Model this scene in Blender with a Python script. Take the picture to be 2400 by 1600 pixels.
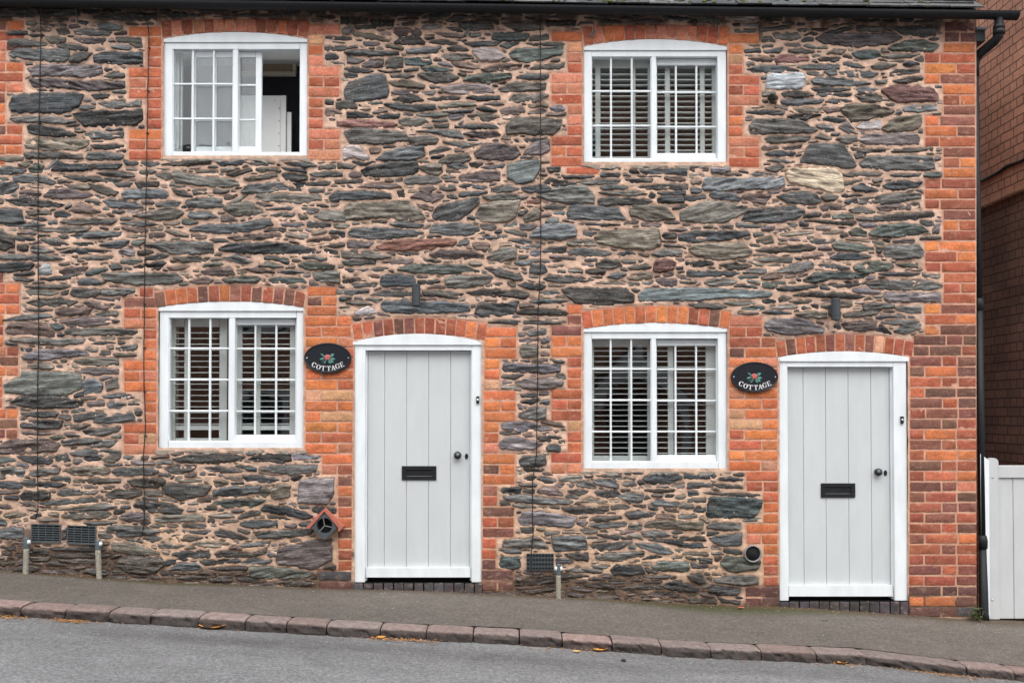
import bpy, bmesh, math, random
import numpy as np
from mathutils import Vector, Matrix
for _o in list(bpy.data.objects): bpy.data.objects.remove(_o)
R = math.radians
SC = bpy.context.scene
COL = SC.collection
# ------------------------------------------------------------------ camera, sky, sun, exposure
F, DIST, ZC = 2400.0, 8.0, 1.417          # focal length in photo pixels, metres to the facade, eye height
TH, SHIFT = R(1.15), 117.0
cam = bpy.data.cameras.new("camera"); camo = bpy.data.objects.new("camera", cam); COL.objects.link(camo)
cam.sensor_width = 36; cam.lens = 36.0; cam.shift_y = SHIFT/2400.0
cam.clip_start = .05; cam.clip_end = 2000
camo.location = (0, -DIST, ZC); camo.rotation_euler = (R(90)+TH, 0, 0)
SC.camera = camo
SUN_EL, SUN_AZ = R(55), R(30)             # overcast: a very soft sun from behind the viewer, high up
w = bpy.data.worlds.new("World"); SC.world = w; w.use_nodes = True
nt = w.node_tree; nt.nodes.clear()
sky = nt.nodes.new('ShaderNodeTexSky'); sky.sky_type = 'NISHITA'; sky.sun_disc = False
sky.sun_elevation = SUN_EL; sky.sun_rotation = math.pi - SUN_AZ
sky.dust_density = 4.0; sky.air_density = 1.0; sky.ozone_density = 1.0
hs = nt.nodes.new('ShaderNodeHueSaturation'); hs.inputs['Saturation'].default_value = .22
bg = nt.nodes.new('ShaderNodeBackground'); bg.inputs['Strength'].default_value = .15
wo = nt.nodes.new('ShaderNodeOutputWorld')
nt.links.new(sky.outputs[0], hs.inputs['Color']); nt.links.new(hs.outputs[0], bg.inputs['Color']); nt.links.new(bg.outputs[0], wo.inputs['Surface'])
sl = bpy.data.lights.new("sun", 'SUN'); sl.energy = 1.3; sl.angle = R(50); sl.color = (1, .965, .92)
so = bpy.data.objects.new("sun", sl); COL.objects.link(so)
so.rotation_euler = (R(90)-SUN_EL, 0, -SUN_AZ)
SC.view_settings.view_transform = 'Standard'; SC.view_settings.look = 'None'
SC.view_settings.exposure = 0.70; SC.view_settings.gamma = 1; SC.view_settings.use_curve_mapping = False
SC.cycles.max_bounces = 8; SC.cycles.transparent_max_bounces = 12; SC.cycles.diffuse_bounces = 4

# ------------------------------------------------------------------ photo pixel -> world point on a depth plane
ct, st = math.cos(TH), math.sin(TH)
def P3(px, py, y=0.0):
    cx = (px-1200.0)/F; cy = (800.0+SHIFT-py)/F
    dy = ct - cy*st; dz = st + cy*ct; t = (y+DIST)/dy
    return cx*t, y, ZC+dz*t
def PX(px, py, y=0.0): return P3(px, py, y)[0]
def PZ(py, y=0.0): return P3(1200, py, y)[2]

# ------------------------------------------------------------------ helpers
rnd = random.Random(7)
def lin(c):
    c = c/255.0
    return c/12.92 if c <= .04045 else ((c+.055)/1.055)**2.4
def rgb(r, g, b): return (lin(r), lin(g), lin(b))

def _hash(ix, iy, seed):
    h = (ix.astype(np.int64)*374761393 + iy.astype(np.int64)*668265263 + seed*982451653) & 0x7fffffff
    h = ((h ^ (h >> 13))*1274126177) & 0x7fffffff
    h = h ^ (h >> 16)
    return (h & 0xffff)/65535.0
def vnoise(x, y, seed=0):
    x = np.asarray(x, float); y = np.asarray(y, float)
    ix = np.floor(x); iy = np.floor(y); fx = x-ix; fy = y-iy
    fx = fx*fx*(3-2*fx); fy = fy*fy*(3-2*fy)
    a = _hash(ix, iy, seed); b = _hash(ix+1, iy, seed); c = _hash(ix, iy+1, seed); d = _hash(ix+1, iy+1, seed)
    return (a*(1-fx)+b*fx)*(1-fy)+(c*(1-fx)+d*fx)*fy
def fbm(x, y, seed=0, n=3):
    s = 0; amp = .5
    for i in range(n):
        s = s + amp*vnoise(x*2**i, y*2**i, seed+i*17); amp *= .5
    return s/(1-.5**n)

def tag(o, label=None, cat=None, group=None, kind=None):
    if label: o["label"] = label
    if cat: o["category"] = cat
    if group: o["group"] = group
    if kind: o["kind"] = kind
    return o
def thing(name, label, cat, loc=(0, 0, 0), group=None):
    o = bpy.data.objects.new(name, None); COL.objects.link(o)
    o.location = loc; o.empty_display_size = .1
    bpy.context.view_layer.update()
    return tag(o, label, cat, group)
def wloc(o):
    v = Vector((0, 0, 0))
    while o is not None: v += o.location; o = o.parent
    return v
def link(name, me, mats, parent=None, smooth=False):
    o = bpy.data.objects.new(name, me); COL.objects.link(o)
    for m in (mats if isinstance(mats, (list, tuple)) else [mats]): me.materials.append(m)
    if parent is not None:
        off = wloc(parent)
        me.transform(Matrix.Translation(-off)); o.parent = parent
    if smooth: me.polygons.foreach_set('use_smooth', [True]*len(me.polygons))
    return o
def copy_tree(o, parent=None):
    c = o.copy(); COL.objects.link(c); c.parent = parent
    for ch in o.children: copy_tree(ch, c)
    return c

class MB:
    """collects shapes (world metres) into one mesh"""
    def __init__(s): s.bm = bmesh.new(); s.mi = 0
    def _f(s, vs):
        try:
            f = s.bm.faces.new(vs); f.material_index = s.mi; return f
        except ValueError: return None
    def box(s, x0, x1, y0, y1, z0, z1, bev=0):
        v = [s.bm.verts.new(p) for p in ((x0,y0,z0),(x1,y0,z0),(x1,y1,z0),(x0,y1,z0),(x0,y0,z1),(x1,y0,z1),(x1,y1,z1),(x0,y1,z1))]
        fs = [s._f([v[i] for i in q]) for q in ((0,3,2,1),(4,5,6,7),(0,1,5,4),(1,2,6,5),(2,3,7,6),(3,0,4,7))]
        if bev:
            es = list({e for f in fs for e in f.edges})
            bmesh.ops.bevel(s.bm, geom=es, offset=bev, segments=1, affect='EDGES', profile=.5)
        return s
    def pbox(s, px0, py0, px1, py1, y0, y1, bev=0, yref=0.0):
        """box from a rectangle in photo pixels (read on the plane yref), from depth y0 (front) to y1"""
        pm = (py0+py1)/2
        return s.box(PX(px0, pm, yref), PX(px1, pm, yref), y0, y1, PZ(py1, yref), PZ(py0, yref), bev)
    def prism(s, pts, y0, y1):
        """polygon of (x,z), y0 front, y1 back"""
        a = sum(pts[i][0]*pts[(i+1) % len(pts)][1]-pts[(i+1) % len(pts)][0]*pts[i][1] for i in range(len(pts)))
        if a < 0: pts = pts[::-1]
        f = [s.bm.verts.new((x, y0, z)) for x, z in pts]; b = [s.bm.verts.new((x, y1, z)) for x, z in pts]
        s._f(f); s._f(b[::-1])
        n = len(pts)
        for i in range(n):
            j = (i+1) % n; s._f([f[j], f[i], b[i], b[j]])
        return s
    def tube(s, path, r, n=8, cap=True):
        path = [Vector(p) for p in path]; rings = []
        rr = r if isinstance(r, (list, tuple)) else [r]*len(path)
        up = None
        for i, p in enumerate(path):
            t = (path[min(i+1, len(path)-1)]-path[max(i-1, 0)]).normalized()
            if up is None:
                up = Vector((0, 0, 1)) if abs(t.z) < .9 else Vector((0, 1, 0))
            a = t.cross(up).normalized(); up = a.cross(t).normalized()
            rings.append([s.bm.verts.new(p+(a*math.cos(k*2*math.pi/n)+up*math.sin(k*2*math.pi/n))*rr[i]) for k in range(n)])
        for i in range(len(rings)-1):
            for k in range(n):
                s._f([rings[i][k], rings[i][(k+1) % n], rings[i+1][(k+1) % n], rings[i+1][k]])
        if cap: s._f(rings[0][::-1]); s._f(rings[-1])
        return s
    def lathe(s, prof, c, axis='y', n=20):
        """prof: list of (radius, distance along axis) from the point c"""
        rings = []
        for r, d in prof:
            ring = []
            for k in range(n):
                a = k*2*math.pi/n
                if axis == 'y': p = (c[0]+r*math.cos(a), c[1]+d, c[2]+r*math.sin(a))
                elif axis == 'z': p = (c[0]+r*math.cos(a), c[1]+r*math.sin(a), c[2]+d)
                else: p = (c[0]+d, c[1]+r*math.cos(a), c[2]+r*math.sin(a))
                ring.append(s.bm.verts.new(p))
            rings.append(ring)
        for i in range(len(rings)-1):
            for k in range(n):
                s._f([rings[i][k], rings[i][(k+1) % n], rings[i+1][(k+1) % n], rings[i+1][k]])
        s._f(rings[0]); s._f(rings[-1][::-1])
        return s
    def quad(s, a, b, c, d): s._f([s.bm.verts.new(p) for p in (a, b, c, d)]); return s
    def build(s, name, mats, parent=None, smooth=False, norm=True):
        if norm: bmesh.ops.recalc_face_normals(s.bm, faces=s.bm.faces)
        me = bpy.data.meshes.new(name); s.bm.to_mesh(me); s.bm.free()
        return link(name, me, mats, parent, smooth)

# ------------------------------------------------------------------ materials
def newmat(name):
    m = bpy.data.materials.new(name); m.use_nodes = True
    n = m.node_tree; p = n.nodes['Principled BSDF']
    return m, n, p
def nd(n, t, **k):
    x = n.nodes.new(t)
    for a, b in k.items():
        if a in x.inputs: x.inputs[a].default_value = b
        else: setattr(x, a, b)
    return x
def ramp(n, src, stops):
    r = n.nodes.new('ShaderNodeValToRGB'); e = r.color_ramp.elements
    while len(e) < len(stops): e.new(.5)
    for q, (p, c) in zip(e, stops):
        q.position = p; q.color = (c, c, c, 1) if isinstance(c, (int, float)) else (*c, 1)
    n.links.new(src, r.inputs[0]); return r.outputs[0]
def mixc(n, a, b, fac, mode='MIX'):
    x = n.nodes.new('ShaderNodeMix'); x.data_type = 'RGBA'; x.blend_type = mode
    for s, v in ((x.inputs[0], fac), (x.inputs[6], a), (x.inputs[7], b)):
        if hasattr(v, 'is_output') or isinstance(v, bpy.types.NodeSocket): n.links.new(v, s)
        elif isinstance(v, (int, float)): s.default_value = v
        else: s.default_value = (*v, 1)
    return x.outputs[2]
def noise(n, vec, scale, detail=3, rough=.55):
    x = nd(n, 'ShaderNodeTexNoise'); x.inputs['Scale'].default_value = scale; x.inputs['Detail'].default_value = detail; x.inputs['Roughness'].default_value = rough
    if vec is not None: n.links.new(vec, x.inputs['Vector'])
    return x.outputs[0]
def mapping(n, vec, scale):
    m = n.nodes.new('ShaderNodeMapping'); m.inputs['Scale'].default_value = scale; n.links.new(vec, m.inputs['Vector']); return m.outputs[0]
def bump(n, p, h, strength=.5, dist=.01, prev=None):
    b = n.nodes.new('ShaderNodeBump'); b.inputs['Strength'].default_value = strength; b.inputs['Distance'].default_value = dist
    n.links.new(h, b.inputs['Height'])
    if prev is not None: n.links.new(prev, b.inputs['Normal'])
    n.links.new(b.outputs[0], p.inputs['Normal']); return b.outputs[0]
def attr(n, name):
    a = n.nodes.new('ShaderNodeAttribute'); a.attribute_name = name; return a
def obj_co(n): return n.nodes.new('ShaderNodeTexCoord').outputs['Object']

def simple(name, col, rough=.6, var=.08, scale=20, bmp=0, metal=0, spec=.5):
    m, n, p = newmat(name)
    co = obj_co(n); f = noise(n, co, scale, 4)
    n.links.new(mixc(n, tuple(c*(1-var) for c in col), tuple(min(1, c*(1+var)) for c in col), ramp(n, f, [(.3, 0), (.7, 1)])), p.inputs['Base Color'])
    p.inputs['Roughness'].default_value = rough; p.inputs['Metallic'].default_value = metal; p.inputs['Specular IOR Level'].default_value = spec
    if bmp: bump(n, p, noise(n, co, scale*6, 4), bmp, .004)
    return m

def stone_mat():
    m, n, p = newmat('slate_stone')
    c = attr(n, 'col').outputs['Color']; g = attr(n, 'guv').outputs['Vector']
    fine = noise(n, mapping(n, g, (8, 62, 1)), 1, 4, .7)
    mid = noise(n, mapping(n, g, (4, 24, 1)), 1, 3, .65)
    patch = noise(n, mapping(n, g, (6, 9, 1)), 1, 3)
    pit = noise(n, mapping(n, g, (60, 110, 1)), 1, 2, .7)
    x = mixc(n, c, ramp(n, fine, [(.28, .42), (.48, .92), (.72, 1.7)]), .95, 'MULTIPLY')
    x = mixc(n, x, ramp(n, mid, [(.3, .46), (.5, .95), (.72, 1.7)]), .95, 'MULTIPLY')
    x = mixc(n, x, ramp(n, pit, [(.3, .7), (.6, 1.12)]), .6, 'MULTIPLY')
    crk = noise(n, mapping(n, g, (3.2, 34, 1)), 1, 3, .6); crv = ramp(n, crk, [(.455, 1), (.495, .22), (.505, .22), (.545, 1)])
    x = mixc(n, x, crv, .36, 'MULTIPLY')                                           # open bedding planes
    x = mixc(n, x, (.17, .12, .085), ramp(n, patch, [(.58, 0), (.8, .38)]))        # rusty brown weathering
    spk = noise(n, mapping(n, g, (70, 70, 1)), 1, 2)
    x = mixc(n, x, (.42, .36, .30), ramp(n, spk, [(.63, 0), (.72, .75)]))           # smears of old pointing and lichen
    n.links.new(x, p.inputs['Base Color'])
    p.inputs['Roughness'].default_value = .78; p.inputs['Specular IOR Level'].default_value = .3
    b = bump(n, p, fine, .8, .008); b = bump(n, p, mid, .6, .012, b); b = bump(n, p, crv, .45, .010, b); bump(n, p, pit, .35, .003, b)
    return m
def mortar_mat():
    m, n, p = newmat('lime_mortar')
    co = obj_co(n); c = attr(n, 'col').outputs['Color']
    big = noise(n, co, 2.2, 4); mid = noise(n, co, 17, 4); sand = noise(n, co, 260, 3, .7)
    x = mixc(n, c, ramp(n, big, [(.3, .84), (.7, 1.1)]), 1, 'MULTIPLY')
    x = mixc(n, x, ramp(n, mid, [(.3, .60), (.7, 1.10)]), .9, 'MULTIPLY')
    x = mixc(n, x, ramp(n, sand, [(.3, .72), (.7, 1.22)]), .75, 'MULTIPLY')
    n.links.new(x, p.inputs['Base Color']); p.inputs['Roughness'].default_value = .95; p.inputs['Specular IOR Level'].default_value = .15
    b = bump(n, p, mid, .55, .018); bump(n, p, sand, .5, .004, b)
    return m
def brick_mat():
    m, n, p = newmat('clay_brick')
    co = obj_co(n); c = attr(n, 'col').outputs['Color']; g = attr(n, 'guv').outputs['Vector']
    f = noise(n, g, 55, 4, .7); f2 = noise(n, mapping(n, g, (9, 16, 1)), 1, 4, .6); f3 = noise(n, g, 170, 2, .7)
    x = mixc(n, c, ramp(n, f2, [(.28, .62), (.52, 1.0), (.75, 1.28)]), .9, 'MULTIPLY')
    x = mixc(n, x, ramp(n, f, [(.3, .62), (.7, 1.28)]), .85, 'MULTIPLY')
    x = mixc(n, x, (.56, .36, .26), ramp(n, noise(n, mapping(n, g, (14, 24, 1)), 1, 4, .65), [(.54, 0), (.78, .5)]))
    x = mixc(n, x, (.05, .032, .028), ramp(n, f3, [(.66, 0), (.74, .8)]))
    n.links.new(x, p.inputs['Base Color']); p.inputs['Roughness'].default_value = .9; p.inputs['Specular IOR Level'].default_value = .2
    b = bump(n, p, f, .55, .006); bump(n, p, f3, .4, .003, b)
    return m
def paint_mat(name, col, rough=.42, dirt=.085):
    m, n, p = newmat(name); co = obj_co(n)
    f = noise(n, mapping(n, co, (9, 9, 3)), 1, 4); g = noise(n, mapping(n, co, (60, 60, 7)), 1, 3)
    x = mixc(n, col, tuple(c*(1-dirt*1.6) for c in col), ramp(n, f, [(.4, 0), (.75, 1)]))
    x = mixc(n, x, tuple(c*(1-dirt) for c in col), ramp(n, g, [(.55, 0), (.8, 1)]))
    n.links.new(x, p.inputs['Base Color']); p.inputs['Roughness'].default_value = rough
    bump(n, p, g, .12, .002)
    return m
def asphalt_mat(name, a, b, agg, moss=False):
    m, n, p = newmat(name); co = obj_co(n)
    big = noise(n, mapping(n, co, (.35, 1.1, 1)), 1, 4); mid = noise(n, co, 5, 4); st1 = noise(n, co, 38, 4, .75); st2 = noise(n, co, 95, 3, .75)
    x = mixc(n, a, b, ramp(n, big, [(.35, 0), (.65, 1)]))
    x = mixc(n, x, ramp(n, mid, [(.3, .84), (.7, 1.1)]), .8, 'MULTIPLY')
    x = mixc(n, x, ramp(n, st1, [(.32, .58), (.5, 1.), (.68, 1.45)]), .85, 'MULTIPLY')
    x = mixc(n, x, ramp(n, st2, [(.34, .55), (.66, 1.5)]), .85, 'MULTIPLY')
    x = mixc(n, x, agg, ramp(n, noise(n, co, 30, 2, .5), [(.74, 0), (.77, .8)]))
    if moss:
        a2 = attr(n, 'moss').outputs['Fac']
        mm = n.nodes.new('ShaderNodeMath'); mm.operation = 'MULTIPLY'; n.links.new(a2, mm.inputs[0]); n.links.new(ramp(n, noise(n, co, 22, 5, .7), [(.25, 0), (.5, 1)]), mm.inputs[1])
        x = mixc(n, x, (.047, .056, .018), mm.outputs[0])
        a3 = attr(n, 'grit').outputs['Fac']
        m3 = n.nodes.new('ShaderNodeMath'); m3.operation = 'MULTIPLY'; n.links.new(a3, m3.inputs[0]); n.links.new(ramp(n, noise(n, co, 34, 5, .75), [(.34, 0), (.58, 1)]), m3.inputs[1])
        x = mixc(n, x, (.085, .058, .038), m3.outputs[0])
    n.links.new(x, p.inputs['Base Color']); p.inputs['Roughness'].default_value = .9; p.inputs['Specular IOR Level'].default_value = .25
    if not moss:            # smoother, darker worn strip beside the kerb
        a4 = attr(n, 'worn').outputs['Fac']; x = mixc(n, x, (.62, .61, .60), a4, 'MULTIPLY')
        n.links.new(x, p.inputs['Base Color'])
    q = bump(n, p, st1, .7, .006); bump(n, p, st2, .5, .003, q)
    return m
def glass_mat(name='window_glass', mist=0):
    m, n, p = newmat(name); n.nodes.remove(p)
    o = n.nodes['Material Output']; tr = nd(n, 'ShaderNodeBsdfTransparent'); tr.inputs[0].default_value = (.93, .95, .95, 1)
    gl = nd(n, 'ShaderNodeBsdfGlossy'); gl.inputs['Roughness'].default_value = .015
    lw = nd(n, 'ShaderNodeLayerWeight'); lw.inputs['Blend'].default_value = .5
    pw = n.nodes.new('ShaderNodeMath'); pw.operation = 'POWER'; pw.inputs[1].default_value = 5; n.links.new(lw.outputs['Facing'], pw.inputs[0])
    k = n.nodes.new('ShaderNodeMath'); k.operation = 'MULTIPLY_ADD'; k.inputs[1].default_value = .85; k.inputs[2].default_value = .15; n.links.new(pw.outputs[0], k.inputs[0])
    mx = nd(n, 'ShaderNodeMixShader'); n.links.new(k.outputs[0], mx.inputs[0]); n.links.new(tr.outputs[0], mx.inputs[1]); n.links.new(gl.outputs[0], mx.inputs[2])
    b = nd(n, 'ShaderNodeBump'); b.inputs['Strength'].default_value = .08; b.inputs['Distance'].default_value = .01
    n.links.new(noise(n, obj_co(n), 5, 2), b.inputs['Height']); n.links.new(b.outputs[0], gl.inputs['Normal'])
    sh = mx
    if mist:            # condensation on the inside of the glass, thicker in streaks
        df = nd(n, 'ShaderNodeBsdfDiffuse'); df.inputs[0].default_value = (.62, .68, .70, 1)
        sh = nd(n, 'ShaderNodeMixShader'); n.links.new(ramp(n, noise(n, mapping(n, obj_co(n), (14, 14, 3)), 1, 4, .65), [(.3, mist*.35), (.7, mist*1.5)]), sh.inputs[0])
        n.links.new(mx.outputs[0], sh.inputs[1]); n.links.new(df.outputs[0], sh.inputs[2])
    n.links.new(sh.outputs[0], o.inputs['Surface'])
    return m
def bricktex_mat(name, c1, c2, mort, seed=0, var=1.0):
    """running brickwork in metres, read from the 'guv' attribute"""
    m, n, p = newmat(name); g = attr(n, 'guv').outputs['Vector']
    b = nd(n, 'ShaderNodeTexBrick'); b.inputs['Scale'].default_value = 1; b.inputs['Brick Width'].default_value = .235; b.inputs['Row Height'].default_value = .0815
    b.inputs['Mortar Size'].default_value = .006; b.inputs['Mortar Smooth'].default_value = .2; b.inputs['Bias'].default_value = 0
    b.inputs['Color1'].default_value = (*c1, 1); b.inputs['Color2'].default_value = (*c2, 1); b.inputs['Mortar'].default_value = (*mort, 1)
    b.offset = .5; b.squash = .5; b.squash_frequency = 2
    wob = n.nodes.new('ShaderNodeVectorMath'); wob.operation = 'MULTIPLY_ADD'; wob.inputs[1].default_value = (.012, .012, 0)
    nz = nd(n, 'ShaderNodeTexNoise'); nz.inputs['Scale'].default_value = 7; nz.inputs['Detail'].default_value = 2; n.links.new(g, nz.inputs['Vector'])
    n.links.new(nz.outputs['Color'], wob.inputs[0]); n.links.new(g, wob.inputs[2]); n.links.new(wob.outputs[0], b.inputs['Vector'])
    x = b.outputs[0]
    x = mixc(n, x, ramp(n, noise(n, mapping(n, g, (1.2, 2.6, 1)), 1, 4), [(.3, .62), (.7, 1.2)]), .9*var, 'MULTIPLY')
    x = mixc(n, x, ramp(n, noise(n, g, 40, 4, .7), [(.3, .72), (.7, 1.2)]), .8, 'MULTIPLY')
    n.links.new(x, p.inputs['Base Color']); p.inputs['Roughness'].default_value = .92; p.inputs['Specular IOR Level'].default_value = .15
    iv = n.nodes.new('ShaderNodeMath'); iv.operation = 'SUBTRACT'; iv.inputs[0].default_value = 1; n.links.new(b.outputs['Fac'], iv.inputs[1])
    q = bump(n, p, iv.outputs[0], .8, .006); bump(n, p, noise(n, g, 70, 3, .7), .4, .004, q)
    return m

M = dict(
    stone=stone_mat(), mortar=mortar_mat(), brick=brick_mat(), glass=glass_mat(), mistglass=glass_mat('misted_glass', .16),
    white=paint_mat('white_gloss_paint', (.765, .815, .845)), grey=paint_mat('pale_grey_paint', (.55, .586, .60), .45, .045),
    gate=paint_mat('grey_gate_paint', (.52, .54, .55), .5, .07), shutter=paint_mat('shutter_paint', (.54, .575, .56), .5, .02),
    iron=simple('black_iron', (.010, .0115, .014), .55, .3, 40, .3, 0, .3), plaque=simple('plaque_black', (.014, .018, .024), .28, .1, 10),
    alu=simple('anthracite_metal', (.046, .054, .061), .45, .12, 30), plastic=simple('grey_plastic', (.070, .083, .092), .5, .1, 30),
    dark=simple('void_black', (.006, .006, .007), .9), concrete=simple('post_concrete', (.30, .28, .23), .9, .3, 60, .6),
    cap=simple('post_cap_grey', (.085, .112, .128), .6, .15, 40, .2), reflect=simple('white_reflector', (.72, .76, .8), .25, .03),
    lead=simple('lead_grey', (.16, .18, .22), .6, .2, 20), cable=simple('black_cable', (.010, .010, .012), .6), red=simple('terracotta_trim', (.40, .125, .085), .8, .15, 40, .3),
    slate=None, render=simple('cement_fillet', (.30, .265, .225), .95, .25, 40, .8),
    plaster=simple('room_plaster', (.80, .80, .78), .9, .04), navy=simple('navy_wall', (.035, .040, .052), .8, .1), brownwall=simple('dim_wall', (.26, .24, .22), .9, .2, 3),
    board=paint_mat('white_board', (.86, .88, .87), .5, .02), cream=simple('cream_rail', (.58, .52, .42), .7, .05), tan=simple('tan_blind', (.38, .29, .21), .8, .15, 90),
    lettering=simple('white_lettering', (.82, .83, .84), .4, .02), rose=simple('painted_rose', (.42, .10, .09), .5, .3, 300), leafpaint=simple('painted_leaf', (.085, .24, .21), .5, .3, 300),
    chips=simple('pale_grit', (.48, .46, .42), .8, .35, 90), leaf=simple('autumn_leaf', (.50, .235, .05), .7, .4, 60), leafb=simple('brown_leaf', (.26, .13, .06), .8, .4, 60), leafy=simple('yellow_leaf', (.60, .34, .08), .7, .35, 60),
    moss=simple('moss', (.10, .115, .025), .95, .45, 60, .8), weed=simple('weed_leaf', (.09, .13, .045), .7, .4, 60), dryfern=simple('dry_fern', (.055, .052, .036), .9, .4, 60),
    steel=simple('bolt_steel', (.45, .46, .48), .35, .1, 20, 0, .9), pipe=simple('pipe_bore', (.012, .011, .012), .3, .2, 20), piperim=simple('pipe_rim', (.22, .21, .22), .4, .3, 30),
    pavement=asphalt_mat('pavement_asphalt', (.108, .096, .085), (.134, .120, .106), (.34, .32, .29), True),
    road=asphalt_mat('road_asphalt', (.160, .163, .168), (.205, .210, .217), (.42, .42, .42)),
    soil=simple('bare_ground', (.09, .08, .065), .95, .3, 8, .5),
    housebrick=bricktex_mat('house_brick', (.75, .39, .27), (.60, .33, .24), (.18, .115, .085)),
    sootshadebrick=bricktex_mat('sooty_shaded_brick', (.30, .17, .135), (.22, .14, .118), (.09, .06, .05)),  # darker copy for below the ledge: soot and passage shade in the colour
    gablebrick=bricktex_mat('gable_brick', (.30, .12, .07), (.20, .085, .06), (.33, .24, .18)),
)
def slate_mat():
    m, n, p = newmat('roof_slate'); c = attr(n, 'col').outputs['Color']; co = obj_co(n)
    x = mixc(n, c, ramp(n, noise(n, co, 30, 4, .7), [(.3, .65), (.7, 1.3)]), .9, 'MULTIPLY')
    x = mixc(n, x, (.32, .34, .33), ramp(n, noise(n, co, 14, 3), [(.58, 0), (.72, .55)]))
    n.links.new(x, p.inputs['Base Color']); p.inputs['Roughness'].default_value = .75
    bump(n, p, noise(n, co, 60, 4), .5, .006)
    return m
M['slate'] = slate_mat()
def kerb_mat():
    m, n, p = newmat('kerb_granite'); c = attr(n, 'col').outputs['Color']; co = obj_co(n)
    s1 = noise(n, co, 120, 3, .75); s2 = noise(n, co, 24, 4, .6)
    x = mixc(n, c, ramp(n, s2, [(.3, .62), (.7, 1.25)]), .9, 'MULTIPLY')
    x = mixc(n, x, ramp(n, s1, [(.3, .6), (.7, 1.45)]), .85, 'MULTIPLY')
    n.links.new(x, p.inputs['Base Color']); p.inputs['Roughness'].default_value = .85
    q = bump(n, p, s2, .7, .015); bump(n, p, s1, .5, .004, q)
    return m
M['kerb'] = kerb_mat()

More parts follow.
